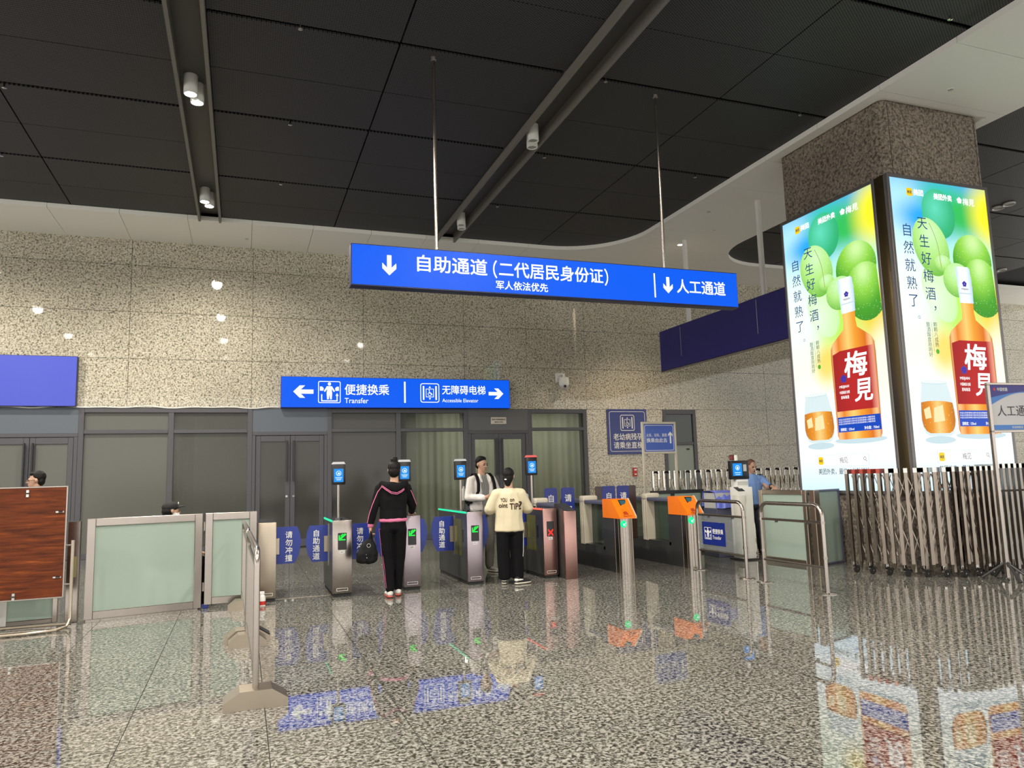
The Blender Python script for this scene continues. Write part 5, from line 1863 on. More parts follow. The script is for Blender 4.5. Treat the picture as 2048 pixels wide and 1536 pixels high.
MB().bev(-0.12, 0, -0.07, 0.12, 0.02, 0.07, 0.004, 1).build('notice_board', mat('dark_red_print', (0.16, 0.02, 0.02), 0.5), t)
MB().flat(ellipse(-0.09, 0.0, 0.05, 0.05, 16), -0.002).build('red_emblem', M_RED, t, smooth=False, recalc=False)
# recessed twin lamps in the dark ceiling on the far right
for k, (px_, py_) in enumerate(((15.02, 10.52), (20.03, 14.4))):
    t = thing('twin_lamp', ['pair of unlit white ring lamps in the dark ceiling right of the pillar', 'far small pair of unlit ring lamps beyond the right edge of the advert'][k], 'ceiling lamp', (px_, py_, CEIL_Z - 0.01))
    for s_ in (-0.12, 0.12):
        MB().lathe([(0.09, 0.0), (0.115, -0.03), (0.115, 0.005), (0.09, 0.005)], (0, s_, 0), 24).build('lamp_ring', M_WHITE, t)
        MB().lathe([(0.09, -0.006), (0.09, -0.002)], (0, s_, 0), 24).build('lamp_lens', MATS['unlit_lens'], t)

# ------------------------------------------------------------------ people
SKIN = mat('skin', (0.50, 0.29, 0.20), 0.5)
HAIR = mat('black_hair', (0.007, 0.006, 0.006), 0.55, spec=0.2, bump=0.4, bscale=90)
CL_BLACK = mat('black_tracksuit_cloth', (0.006, 0.006, 0.007), 0.9, spec=0.15)
CL_BLACK2 = mat('black_trouser_cloth', (0.005, 0.005, 0.006), 0.9, spec=0.15)
PINK = mat('pink_trim_cloth', (0.62, 0.16, 0.30), 0.8)
V = Vector
TMPS = bpy.data.scenes.new('remesh_bench')


def ico(sub=2):
    bm = bmesh.new()
    bmesh.ops.create_icosphere(bm, subdivisions=sub, radius=1.0)
    pts = [v.co.copy() for v in bm.verts]
    bm.free()
    return pts


ICO = ico(2)


def r3(r):
    return V((r, r, r)) if not hasattr(r, '__len__') else V(r)


def hull(bm, prims):
    """prims: list of chains; a chain is a list of (centre, radius or radii, optional z-rotation); neighbours are hulled"""
    for ch in prims:
        balls = []
        for it in ch:
            c, r = V(it[0]), r3(it[1])
            rot = Matrix.Rotation(it[2], 3, 'Z') if len(it) > 2 else None
            pts = [V((p.x * r.x, p.y * r.y, p.z * r.z)) for p in ICO]
            if rot:
                pts = [rot @ p for p in pts]
            balls.append([p + c for p in pts])
        pairs = [balls[0]] if len(balls) == 1 else [a + b for a, b in zip(balls, balls[1:])]
        for pts in pairs:
            vs = [bm.verts.new(p) for p in pts]
            res = bmesh.ops.convex_hull(bm, input=vs, use_existing_faces=False)
            junk = [g for g in res['geom_interior'] if isinstance(g, bmesh.types.BMVert)]
            junk += [g for g in res['geom_unused'] if isinstance(g, bmesh.types.BMVert)]
            bmesh.ops.delete(bm, geom=list(set(junk)), context='VERTS')


def blob(name, prims, m, parent, voxel=0.009, smooth=4, wrinkle=0.0, wscale=9.0, seed=0.0, cut=None):
    bm = bmesh.new()
    hull(bm, prims)
    me = bpy.data.meshes.new(name)
    bm.to_mesh(me)
    bm.free()
    tmp = bpy.data.objects.new('tmp', me)
    TMPS.collection.objects.link(tmp)
    md = tmp.modifiers.new('r', 'REMESH')
    md.mode = 'VOXEL'
    md.voxel_size = voxel
    ms = tmp.modifiers.new('s', 'SMOOTH')
    ms.factor = 0.5
    ms.iterations = smooth
    with bpy.context.temp_override(scene=TMPS, view_layer=TMPS.view_layers[0]):
        dg = bpy.context.evaluated_depsgraph_get()
        out = bpy.data.meshes.new_from_object(tmp.evaluated_get(dg))
    bpy.data.objects.remove(tmp)
    bpy.data.meshes.remove(me)
    out.name = name
    if wrinkle:
        for v, n in zip(out.vertices, [tuple(x.vector) for x in out.vertex_normals]):
            p = v.co
            d = noise.noise(V((p.x * wscale + seed, p.y * wscale, p.z * wscale * 0.6))) + 0.5 * noise.noise(V((p.x * wscale * 2.3, p.y * wscale * 2.3 + seed, p.z * wscale * 1.5)))
            v.co = p + V(n) * d * wrinkle
    if cut:
        bm = bmesh.new()
        bm.from_mesh(out)
        for co, no in cut:
            bmesh.ops.bisect_plane(bm, geom=list(bm.verts) + list(bm.edges) + list(bm.faces), plane_co=co, plane_no=no, clear_outer=True)
        bm.to_mesh(out)
        bm.free()
    out.materials.clear()
    out.materials.append(m)
    out.polygons.foreach_set('use_smooth', [True] * len(out.polygons))
    return link(name, out, parent)


def hand(wr, d, palm, curl=0.5, thumb=1.0, s=1.0):
    """chains of a five-fingered hand: wr wrist, d finger direction, palm = way the palm faces"""
    wr, d, palm = V(wr), V(d).normalized(), V(palm).normalized()
    palm = (palm - d * palm.dot(d)).normalized()
    side = d.cross(palm).normalized() * thumb
    ch = [[(wr, 0.026 * s), (wr + d * 0.03 * s, (0.024 * s))]]
    for k, (off, ln) in enumerate(((0.030, 0.070), (0.010, 0.078), (-0.011, 0.072), (-0.030, 0.056))):
        kn = wr + d * (0.088 - 0.004 * k) * s + side * off * s
        ch.append([(wr + d * 0.02 * s + side * off * 0.6 * s, 0.014 * s), (kn, 0.0115 * s)])
        c1, c2 = curl * 0.8, curl * 1.9
        a = d * math.cos(c1) + palm * math.sin(c1)
        b = d * math.cos(c2) + palm * math.sin(c2)
        p1 = kn + a * ln * 0.52 * s + side * off * 0.12
        p2 = p1 + b * ln * 0.48 * s
        ch.append([(kn, 0.0105 * s), (p1, 0.0092 * s), (p2, 0.0078 * s)])
    t0 = wr + d * 0.025 * s + side * 0.024 * s
    t1 = t0 + (d * 0.6 + side * 0.75 + palm * 0.25).normalized() * 0.040 * s
    t2 = t1 + (d * 0.9 + side * 0.25 + palm * (0.2 + curl * 0.5)).normalized() * 0.034 * s
    ch.append([(t0, 0.014 * s), (t1, 0.0115 * s), (t2, 0.009 * s)])
    return ch


def head_ch(c, yaw=0.0, s=1.0, tilt=0.0):
    rot = Matrix.Rotation(yaw, 3, 'Z') @ Matrix.Rotation(tilt, 3, 'X')
    c = V(c)

    def T(p):
        return c + rot @ (V(p) * s)

    def B(p, r):
        return (T(p), r3(r) * s, yaw)
    return [[B((0, -0.012, 0.030), (0.074, 0.090, 0.092))], [B((0, 0.022, 0.0), (0.066, 0.066, 0.07)), B((0, 0.034, -0.055), (0.050, 0.052, 0.045)), B((0, 0.058, -0.090), (0.026, 0.022, 0.020))],
            [B((0, 0.088, 0.012), 0.009), B((0, 0.104, -0.022), 0.0135)], [B((0.017, 0.088, -0.026), 0.010)], [B((-0.017, 0.088, -0.026), 0.010)],
            [B((-0.03, 0.080, 0.020), (0.022, 0.012, 0.008)), B((0.03, 0.080, 0.020), (0.022, 0.012, 0.008))],
            [B((0, 0.086, -0.055), (0.022, 0.009, 0.008))],
            [B((0.077, -0.006, 0.004), (0.010, 0.018, 0.028))], [B((-0.077, -0.006, 0.004), (0.010, 0.018, 0.028))]], T


def face_parts(root, T, yaw, s=1.0):
    brow = MB()
    for q in (-1, 1):
        e = MB()
        c = T((q * 0.031, 0.0895, 0.004))
        e.ell((0, 0, 0), (0.0135 * s, 0.006 * s, 0.0055 * s), 12, 7)
        o = e.build('eye', mat('dark_eye', (0.015, 0.010, 0.008), 0.2), root)
        o.location = c
        o.rotation_euler = (0, 0, yaw)
        b = MB().ell((0, 0, 0), (0.020 * s, 0.006 * s, 0.0045 * s), 12, 7).build('eyebrow', HAIR, root)
        b.location = T((q * 0.031, 0.0925, 0.026))
        b.rotation_euler = (0, 0, yaw)
    m_ = MB().ell((0, 0, 0), (0.022 * s, 0.006 * s, 0.0055 * s), 12, 7).build('lips', mat('lip_skin', (0.33, 0.12, 0.10), 0.5), root)
    m_.location = T((0, 0.0935, -0.056))
    m_.rotation_euler = (0, 0, yaw)


def shoe(root, c, yaw, up_m, sole_m, s=1.0, tip_m=None):
    """shoe with its heel at c, pointing along +Y turned by yaw"""
    o = blob('shoe', [[((0, 0.035, 0.055), (0.037, 0.040, 0.040)), ((0, 0.13, 0.047), (0.040, 0.05, 0.030)), ((0, 0.20, 0.040), (0.036, 0.045, 0.022))], [((0, 0.035, 0.06), (0.034, 0.038, 0.03)), ((0, 0.035, 0.095), (0.034, 0.038, 0.012))]], up_m, root, 0.007, 3)
    o.location = c
    o.rotation_euler = (0, 0, yaw)
    o.scale = (s, s, s)
    so = blob('sole', [[((0, 0.03, 0.016), (0.040, 0.044, 0.014)), ((0, 0.13, 0.016), (0.044, 0.05, 0.014)), ((0, 0.205, 0.018), (0.038, 0.048, 0.013))]], sole_m, o, 0.007, 2)
    if tip_m:
        blob('shoe_patch', [[((0.0, 0.02, 0.062), (0.0385, 0.03, 0.03)), ((0, 0.10, 0.060), (0.041, 0.03, 0.012))]], tip_m, o, 0.007, 2)
    return o


# ---- woman in the black tracksuit
p = thing('person', 'woman in black tracksuit with pink trim, back turned, hand on a gate', 'person', (1.775, 9.27, 0), R(-4))
hc = (0.02, 0.0, 1.545)
hd, T = head_ch(hc, R(-12), 0.98)
LW, RW = (-0.275, 0.045, 0.865), (0.285, 0.385, 1.005)
body = hd + [[((0.015, -0.015, 1.36), (0.06, 0.06, 0.05)), ((0.018, -0.008, 1.48), 0.048)],
             [((0, 0, 0.90), (0.125, 0.09, 0.08)), ((0, 0, 1.08), (0.12, 0.085, 0.07)), ((0, -0.01, 1.27), (0.145, 0.09, 0.08)), ((0, -0.012, 1.34), (0.13, 0.07, 0.05))],
             [((-0.15, -0.01, 1.325), 0.05), ((-0.235, -0.01, 1.09), 0.038), (LW, 0.026)],
             [((0.15, -0.01, 1.325), 0.05), ((0.255, 0.12, 1.10), 0.038), (RW, 0.026)],
             [((-0.085, 0, 0.86), 0.066), ((-0.060, 0.01, 0.48), 0.052), ((-0.045, -0.02, 0.085), 0.034)],
             [((0.085, 0, 0.86), 0.066), ((0.075, 0.05, 0.48), 0.052), ((0.060, 0.10, 0.085), 0.034)]]
body += hand(LW, (-0.05, 0.03, -1), (1, 0.1, 0), 1.0, -1, 0.95) + hand(RW, (0.08, 1, -0.16), (0, -0.1, -1), 0.35, -1, 0.95)
blob('body', body, SKIN, p, 0.0068, 3)
blob('hair', [[(T((0, -0.022, 0.045)), (0.083, 0.092, 0.088), R(-12))], [(T((0, -0.045, -0.01)), (0.078, 0.070, 0.075), R(-12)), (T((0, -0.055, -0.06)), (0.05, 0.035, 0.03))], [(T((0.0, -0.045, 0.135)), (0.045, 0.045, 0.038))], [(T((0.025, -0.035, 0.155)), (0.022, 0.022, 0.020))]], HAIR, p, 0.008, 2, 0.004, 30)
jk = blob('jacket', [[((0, 0, 0.955), (0.175, 0.125, 0.035)), ((0, 0, 1.06), (0.168, 0.118, 0.06)), ((0, -0.01, 1.20), (0.178, 0.122, 0.07)), ((0, -0.012, 1.315), (0.165, 0.10, 0.055)), ((0, -0.012, 1.385), (0.075, 0.07, 0.03))],
                     [((-0.10, -0.012, 1.34), 0.06), ((-0.165, -0.012, 1.325), 0.064), ((-0.238, -0.012, 1.09), 0.054), ((-0.27, 0.035, 0.905), 0.042)],
                     [((0.10, -0.012, 1.34), 0.06), ((0.165, -0.012, 1.325), 0.064), ((0.258, 0.12, 1.10), 0.054), ((0.278, 0.33, 1.02), 0.042)]], CL_BLACK, p, 0.009, 3, 0.006, 9, 1.0)
blob('hood', [[((-0.135, -0.03, 1.385), (0.045, 0.055, 0.04)), ((-0.06, -0.105, 1.345), (0.06, 0.05, 0.055)), ((0.02, -0.125, 1.32), (0.07, 0.045, 0.06)), ((0.10, -0.095, 1.35), (0.055, 0.05, 0.05)), ((0.15, -0.02, 1.385), (0.045, 0.055, 0.04))]], CL_BLACK, jk, 0.008, 3, 0.004, 12)
for k, dz in enumerate((0.0, -0.017)):
    MB().tube([(-0.150, -0.075, 1.372 + dz), (-0.105, -0.135, 1.330 + dz), (-0.04, -0.168, 1.283 + dz), (0.03, -0.174, 1.272 + dz), (0.09, -0.150, 1.298 + dz), (0.125, -0.125, 1.325 + dz)], 0.0045, 6).build('pink_stripe', PINK, jk)
blob('hem_band', [[((0, 0, 0.925), (0.181, 0.130, 0.024)), ((0, 0, 0.95), (0.181, 0.130, 0.024))]], PINK, jk, 0.008, 2, 0.002, 14)
blob('pink_cuff', [[((-0.271, 0.037, 0.895), (0.040, 0.040, 0.018)), ((-0.275, 0.043, 0.865), (0.037, 0.037, 0.018))]], PINK, jk, 0.007, 2)
MB().tube([(-0.135, -0.072, 1.362), (-0.195, -0.070, 1.29), (-0.262, -0.060, 1.13), (-0.296, -0.030, 1.02), (-0.315, 0.020, 0.91)], 0.005, 6).build('pink_stripe', PINK, jk)
MB().tube([(0.155, -0.060, 1.375), (0.225, -0.040, 1.28), (0.300, 0.060, 1.12), (0.318, 0.20, 1.075), (0.318, 0.33, 1.04)], 0.005, 6).build('pink_stripe', PINK, jk)
tr = blob('trousers', [[((0, 0, 0.93), (0.160, 0.115, 0.03)), ((0, 0.0, 0.84), (0.170, 0.122, 0.07))], [((-0.082, 0, 0.82), (0.092, 0.108, 0.09)), ((-0.066, 0.012, 0.47), 0.074), ((-0.048, -0.015, 0.11), 0.056)], [((0.082, 0, 0.82), (0.092, 0.108, 0.09)), ((0.076, 0.05, 0.47), 0.074), ((0.060, 0.10, 0.11), 0.056)]], CL_BLACK2, p, 0.009, 3, 0.005, 8, 4.0)
for dx in (0.0, 0.012):
    MB().tube([(-0.176 + dx, -0.02 - dx, 0.84), (-0.148 + dx, -0.01 - dx, 0.55), (-0.132 + dx, -0.022 - dx, 0.40), (-0.106 + dx, -0.032 - dx, 0.12)], 0.002, 6).build('pink_stripe', PINK, tr)
shoe(p, (-0.045, -0.06, 0), R(6), M_WHITE, mat('red_sole', (0.45, 0.08, 0.06), 0.6))
shoe(p, (0.060, 0.055, 0), R(-8), M_WHITE, mat('red_sole', (0.45, 0.08, 0.06), 0.6))

# her bag
t = thing('handbag', 'black drawstring handbag hanging from the hand of the woman in black', 'bag', (1.455, 9.29, 0.40), R(-10))
BAGM = mat('black_nylon', (0.006, 0.006, 0.007), 0.7, spec=0.2, bump=0.3, bscale=40)
bg = blob('bag_body', [[((0, 0, 0.065), (0.135, 0.075, 0.05)), ((0, 0, 0.14), (0.138, 0.08, 0.06)), ((0.01, 0, 0.24), (0.095, 0.06, 0.05)), ((0.03, 0, 0.30), (0.045, 0.035, 0.03))]], BAGM, t, 0.008, 3, 0.010, 11)
MB().tube([(0.01, -0.015, 0.29), (0.035, -0.01, 0.36), (0.045, 0.0, 0.405), (0.055, 0.015, 0.36), (0.06, 0.02, 0.29)], 0.012, 8).build('strap', BAGM, t)
for (u, v_) in ((-0.01, 0.14), (0.0, 0.10)):
    MB().ell((u, -0.083, v_), (0.007, 0.005, 0.007), 8, 6).build('stud', M_CHROME, t)
ri = MB()
ri.tube([(0.02 + 0.022 * math.cos(a * PI / 6), -0.068, 0.245 + 0.022 * math.sin(a * PI / 6)) for a in range(12)], 0.004, 6, True)
ri.build('ring', M_CHROME, t)

# ---- woman in the cream T-shirt
p = thing('person', 'woman in oversized cream printed shirt and black trousers, back turned', 'person', (3.405, 9.55, 0), R(-10))
hc = (0.01, 0.0, 1.425)
hd, T = head_ch(hc, R(-22), 0.96)
LW, RW = (-0.13, 0.30, 0.98), (0.22, 0.30, 1.02)
body = hd + [[((0.0, -0.015, 1.24), (0.06, 0.06, 0.05)), ((0.008, -0.008, 1.36), 0.047)],
             [((0, 0, 0.78), (0.125, 0.09, 0.08)), ((0, 0, 0.98), (0.13, 0.09, 0.07)), ((0, -0.01, 1.16), (0.145, 0.09, 0.08)), ((0, -0.012, 1.22), (0.13, 0.07, 0.05))],
             [((-0.15, -0.01, 1.20), 0.05), ((-0.245, 0.04, 0.98), 0.040), (LW, 0.026)],
             [((0.15, -0.01, 1.20), 0.05), ((0.255, 0.06, 0.97), 0.040), (RW, 0.026)],
             [((-0.085, 0, 0.74), 0.066), ((-0.075, 0.01, 0.42), 0.052), ((-0.070, 0.0, 0.085), 0.034)],
             [((0.085, 0, 0.74), 0.066), ((0.085, 0.0, 0.42), 0.052), ((0.090, -0.01, 0.085), 0.034)]]
body += hand(LW, (0.6, 0.7, 0.15), (0.3, -0.2, 1), 0.7, 1, 0.92) + hand(RW, (-0.5, 0.8, 0.15), (-0.2, -0.2, 1), 0.8, -1, 0.92)
blob('body', body, SKIN, p, 0.0068, 3)
hr = blob('hair', [[(T((0, -0.022, 0.042)), (0.083, 0.094, 0.090), R(-22))], [(T((0, -0.05, -0.01)), (0.076, 0.062, 0.075), R(-22)), (T((0, -0.065, -0.07)), (0.05, 0.035, 0.04)), (T((0, -0.065, -0.105)), (0.038, 0.03, 0.03))]], HAIR, p, 0.008, 2, 0.003, 30)
MB().bev(-0.018, -0.006, -0.008, 0.018, 0.006, 0.008, 0.003, 1).build('hair_clip', M_WHITE, hr).location = T((-0.02, -0.108, -0.035))
CREAM = mat('cream_cotton', (0.66, 0.58, 0.40), 0.9)
ts = blob('shirt', [[((0, 0, 0.71), (0.205, 0.145, 0.03)), ((0, 0, 0.88), (0.195, 0.14, 0.07)), ((0, -0.01, 1.08), (0.190, 0.132, 0.08)), ((0, -0.012, 1.20), (0.170, 0.105, 0.055)), ((0, -0.012, 1.262), (0.075, 0.07, 0.022))],
                    [((-0.11, -0.012, 1.215), 0.062), ((-0.165, -0.01, 1.195), 0.075), ((-0.255, 0.035, 1.00), (0.078, 0.085, 0.06)), ((-0.25, 0.075, 0.965), (0.070, 0.080, 0.045))],
                    [((0.11, -0.012, 1.215), 0.062), ((0.165, -0.01, 1.195), 0.075), ((0.265, 0.045, 0.99), (0.078, 0.085, 0.06)), ((0.262, 0.085, 0.955), (0.070, 0.080, 0.045))]], CREAM, p, 0.009, 3, 0.008, 7, 2.0)
bvh = BVHTree.FromPolygons([v.co.copy() for v in ts.data.vertices], [list(f.vertices) for f in ts.data.polygons])


def wrap(mb_):
    out_v = []
    for v in mb_.v:
        loc, nor, idx, dist = bvh.ray_cast(V((v[0], -1.0, v[2])), V((0, 1, 0)))
        out_v.append((v[0], (loc.y if loc else -0.13) - 0.004, v[2]))
    mb_.v = out_v
    return mb_


PRINT_BR = mat('brown_shirt_print', (0.045, 0.018, 0.014), 0.8)
lt = MB()
text(lt, 'YOU', -0.085, 1.118, 0.075, 0, 0.022, width=0.085)
text(lt, 'on', 0.025, 1.112, 0.075, 0, 0.022, width=0.062)
wrap(lt).build('shirt_print', PRINT_BR, ts, smooth=False, recalc=False)
lt = MB()
text(lt, 'oint', -0.095, 1.045, 0.085, 0, 0.024, width=0.115)
text(lt, 'TiP', 0.050, 1.030, 0.115, 0, 0.024, width=0.125)
text(lt, '?', 0.142, 1.040, 0.15, 0, 0.018, width=0.055)
wrap(lt).build('shirt_print', PRINT_BR, ts, smooth=False, recalc=False)
tr = blob('trousers', [[((0, 0, 0.80), (0.165, 0.12, 0.03)), ((0, 0.0, 0.70), (0.175, 0.125, 0.07))], [((-0.092, 0, 0.68), (0.092, 0.108, 0.09)), ((-0.092, 0.0, 0.40), (0.088, 0.092, 0.08)), ((-0.085, -0.01, 0.085), (0.084, 0.086, 0.03))], [((0.092, 0, 0.68), (0.092, 0.108, 0.09)), ((0.092, 0.0, 0.40), (0.088, 0.092, 0.08)), ((0.095, -0.01, 0.085), (0.084, 0.086, 0.03))]], CL_BLACK2, p, 0.009, 3, 0.006, 8, 6.0)
MB().tube([(0.184, -0.02, 0.67), (0.180, -0.025, 0.55), (0.176, -0.03, 0.42), (0.165, -0.045, 0.36), (0.158, -0.03, 0.40)], 0.005, 6).build('white_cord', M_WHITE, tr)
BW_SOLE = mat('cream_sole', (0.62, 0.58, 0.48), 0.7)
shoe(p, (-0.095, -0.03, 0), R(-10), mat('black_suede', (0.015, 0.014, 0.014), 0.8), BW_SOLE, 1.0, M_WHITE)
shoe(p, (0.045, -0.085, 0), R(-68), mat('black_suede', (0.015, 0.014, 0.014), 0.8), BW_SOLE, 1.0, M_WHITE)
t = thing('plastic_bag', 'crumpled translucent bag held in front of the cream shirted woman', 'bag', (3.70, 9.80, 1.00))
blob('bag_sheet', [[((0, 0, 0.05), (0.07, 0.05, 0.05)), ((0.02, 0, 0.14), (0.075, 0.05, 0.05)), ((-0.03, 0, 0.20), (0.04, 0.03, 0.02))]], glass_mat('thin_plastic_film', (0.75, 0.80, 0.85), (0.6, 0.65, 0.72), 0.45, 0.2), t, 0.009, 2, 0.02, 14)

# ---- man in the white jacket facing the camera
p = thing('person', 'man in open white jacket and striped shirt facing the camera', 'person', (3.47, 10.93, 0), R(193))
hc = (0.0, 0.0, 1.615)
hy = R(14)
hd, T = head_ch(hc, hy, 1.0, R(-6))
RW, LW = (0.115, 0.275, 1.125), (-0.085, 0.285, 1.135)
body = hd + [[((0.0, -0.015, 1.42), (0.062, 0.062, 0.05)), ((0.0, -0.008, 1.55), 0.054)],
             [((0, 0, 0.94), (0.155, 0.10, 0.08)), ((0, 0, 1.12), (0.14, 0.095, 0.07)), ((0, -0.01, 1.32), (0.165, 0.10, 0.08)), ((0, -0.012, 1.40), (0.15, 0.075, 0.05))],
             [((-0.175, -0.01, 1.39), 0.055), ((-0.265, 0.05, 1.14), 0.042), (LW, 0.028)],
             [((0.175, -0.01, 1.39), 0.055), ((0.265, 0.05, 1.13), 0.042), (RW, 0.028)],
             [((-0.09, 0, 0.90), 0.068), ((-0.095, 0.03, 0.49), 0.055), ((-0.10, 0.0, 0.085), 0.036)],
             [((0.09, 0, 0.90), 0.068), ((0.095, 0.03, 0.49), 0.055), ((0.10, 0.02, 0.085), 0.036)]]
body += hand(RW, (-0.85, 0.35, 0.15), (-0.2, -1, 0.2), 0.6, -1, 1.0) + hand(LW, (0.85, 0.4, 0.1), (0.2, -1, 0.2), 0.6, 1, 1.0)
blob('body', body, SKIN, p, 0.0068, 3)
face_parts(p, T, hy)
blob('hair', [[(T((0, -0.03, 0.058)), (0.084, 0.086, 0.082), hy)], [(T((0, -0.008, 0.088)), (0.078, 0.074, 0.050), hy)], [(T((0, -0.055, -0.01)), (0.074, 0.05, 0.06), hy)]], HAIR, p, 0.008, 2, 0.003, 30)
SHIRT = mat('striped_shirt_cloth', (0.16, 0.17, 0.19), 0.85)
_t = SHIRT.node_tree
_tcn = _t.nodes.new('ShaderNodeTexCoord')
_wv = _t.nodes.new('ShaderNodeTexWave')
_wv.inputs['Scale'].default_value = 14
_t.links.new(_tcn.outputs['Object'], _wv.inputs['Vector'])
_rp = ramp(_t, [(0.3, (0.06, 0.065, 0.08)), (0.6, (0.40, 0.40, 0.38))])
_t.links.new(_wv.outputs['Fac'], _rp.inputs['Fac'])
_t.links.new(_rp.outputs['Color'], _t.nodes['Principled BSDF'].inputs['Base Color'])
blob('shirt', [[((0, 0.01, 0.90), (0.155, 0.112, 0.03)), ((0, 0.01, 1.12), (0.150, 0.112, 0.07)), ((0, 0.0, 1.32), (0.150, 0.108, 0.07)), ((0, -0.005, 1.44), (0.075, 0.072, 0.035))]], SHIRT, p, 0.009, 3, 0.004, 9)
WJ = mat('off_white_jacket_cloth', (0.74, 0.70, 0.66), 0.8)
jk = blob('jacket', [[((0.105, 0.0, 0.94), (0.085, 0.135, 0.03)), ((0.11, 0.0, 1.12), (0.080, 0.130, 0.07)), ((0.11, -0.008, 1.34), (0.080, 0.118, 0.07)), ((0.075, -0.012, 1.43), (0.04, 0.075, 0.03))],
                     [((-0.105, 0.0, 0.94), (0.085, 0.135, 0.03)), ((-0.11, 0.0, 1.12), (0.080, 0.130, 0.07)), ((-0.11, -0.008, 1.34), (0.080, 0.118, 0.07)), ((-0.075, -0.012, 1.43), (0.04, 0.075, 0.03))],
                     [((0, -0.075, 0.94), (0.12, 0.06, 0.03)), ((0, -0.075, 1.3), (0.13, 0.055, 0.06)), ((0, -0.06, 1.44), (0.06, 0.03, 0.03))],
                     [((-0.13, -0.012, 1.395), 0.068), ((-0.19, -0.01, 1.375), 0.072), ((-0.270, 0.05, 1.14), 0.064), ((-0.115, 0.265, 1.13), 0.050)],
                     [((0.13, -0.012, 1.395), 0.068), ((0.19, -0.01, 1.375), 0.072), ((0.270, 0.05, 1.13), 0.064), ((0.145, 0.255, 1.12), 0.050)]], WJ, p, 0.009, 2, 0.011, 9, 3.0)
for q in (-1, 1):
    blob('collar', [[((q * 0.07, 0.03, 1.465), (0.02, 0.035, 0.018)), ((q * 0.085, 0.095, 1.41), (0.022, 0.02, 0.022)), ((q * 0.075, 0.125, 1.36), (0.018, 0.010, 0.018))]], WJ, jk, 0.007, 2)
blob('trousers', [[((0, 0, 0.97), (0.160, 0.115, 0.03)), ((0, 0.0, 0.88), (0.172, 0.122, 0.07))], [((-0.088, 0, 0.85), (0.095, 0.108, 0.09)), ((-0.098, 0.03, 0.48), 0.080), ((-0.102, 0.0, 0.10), 0.068)], [((0.088, 0, 0.85), (0.095, 0.108, 0.09)), ((0.098, 0.03, 0.48), 0.080), ((0.102, 0.02, 0.10), 0.068)]], mat('grey_brown_trouser_cloth', (0.13, 0.12, 0.10), 0.9), p, 0.009, 3, 0.006, 8, 9.0)
for (x_, y_, a) in ((-0.10, -0.06, 10), (0.10, -0.04, -16)):
    shoe(p, (x_, y_, 0), R(a), mat('grey_trainer', (0.35, 0.33, 0.30), 0.7), BW_SOLE, 1.0, mat('black_suede', (0.015, 0.014, 0.014), 0.8))
t = thing('backpack', 'black backpack worn by the man in the white jacket', 'backpack', (3.47, 10.93, 0), R(193))
bp = blob('pack_body', [[((0, -0.22, 1.02), (0.150, 0.080, 0.06)), ((0, -0.22, 1.20), (0.155, 0.085, 0.08)), ((0, -0.205, 1.36), (0.13, 0.06, 0.05))], [((0.14, -0.23, 1.08), (0.035, 0.05, 0.07))]], BAGM, t, 0.009, 3, 0.006, 9)
for q in (-1, 1):
    st = MB()
    P_ = [(q * 0.115, -0.15, 1.38), (q * 0.122, -0.07, 1.485), (q * 0.128, 0.01, 1.485), (q * 0.135, 0.085, 1.43), (q * 0.140, 0.132, 1.33), (q * 0.150, 0.142, 1.22), (q * 0.185, 0.115, 1.12), (q * 0.215, 0.0, 1.04), (q * 0.16, -0.16, 1.02)]
    vs, fs = [], []
    for k_, c_ in enumerate(P_):
        c_ = V(c_)
        for dx in (-0.024, 0.024):
            vs.append(c_ + V((dx, 0, 0)))
    for k_ in range(len(P_) - 1):
        fs.append((2 * k_, 2 * k_ + 1, 2 * k_ + 3, 2 * k_ + 2))
    o = st.add(vs, fs).build('shoulder_strap', BAGM, t, recalc=False, ang=80)
    sd = o.modifiers.new('thick', 'SOLIDIFY')
    sd.thickness = 0.012
    sd.offset = 0
bt = MB().lathe([(0.030, 0.0), (0.030, 0.17), (0.018, 0.19), (0.018, 0.215)], (0.19, -0.235, 1.08), 14).build('side_bottle', M_GREY, t)

# ---- seated man with cap and mask behind the frosted barrier
p = thing('person', 'seated man in black cap and white mask behind the frosted barrier', 'person', (-0.86, 10.05, 0), R(-72))
hc = (0.0, 0.05, 1.125)
hd, T = head_ch(hc, R(4), 0.98)
DK = mat('dark_navy_jacket_cloth', (0.018, 0.022, 0.035), 0.85)
LW, RW = (-0.16, 0.34, 0.62), (0.16, 0.34, 0.62)
body = hd + [[((0.0, -0.0, 0.94), (0.062, 0.062, 0.05)), ((0.0, 0.03, 1.06), 0.052)],
             [((0, -0.05, 0.50), (0.155, 0.11, 0.08)), ((0, -0.03, 0.68), (0.14, 0.10, 0.07)), ((0, -0.01, 0.85), (0.16, 0.10, 0.08)), ((0, -0.005, 0.92), (0.15, 0.075, 0.05))],
             [((-0.175, 0, 0.91), 0.055), ((-0.235, 0.08, 0.68), 0.042), (LW, 0.028)], [((0.175, 0, 0.91), 0.055), ((0.235, 0.08, 0.68), 0.042), (RW, 0.028)],
             [((-0.09, -0.03, 0.50), 0.085), ((-0.12, 0.38, 0.50), 0.06), ((-0.12, 0.40, 0.085), 0.04)], [((0.09, -0.03, 0.50), 0.085), ((0.12, 0.38, 0.50), 0.06), ((0.12, 0.40, 0.085), 0.04)]]
body += hand(LW, (0.3, 1, -0.2), (0, 0.1, -1), 0.4, 1) + hand(RW, (-0.3, 1, -0.2), (0, 0.1, -1), 0.4, -1)
blob('body', body, SKIN, p, 0.0075, 3)
face_parts(p, T, R(4), 0.98)
blob('hair', [[(T((0, -0.04, 0.0)), (0.080, 0.070, 0.07))]], HAIR, p, 0.009, 2)
CAPM = mat('black_cap_cloth', (0.010, 0.010, 0.011), 0.8)
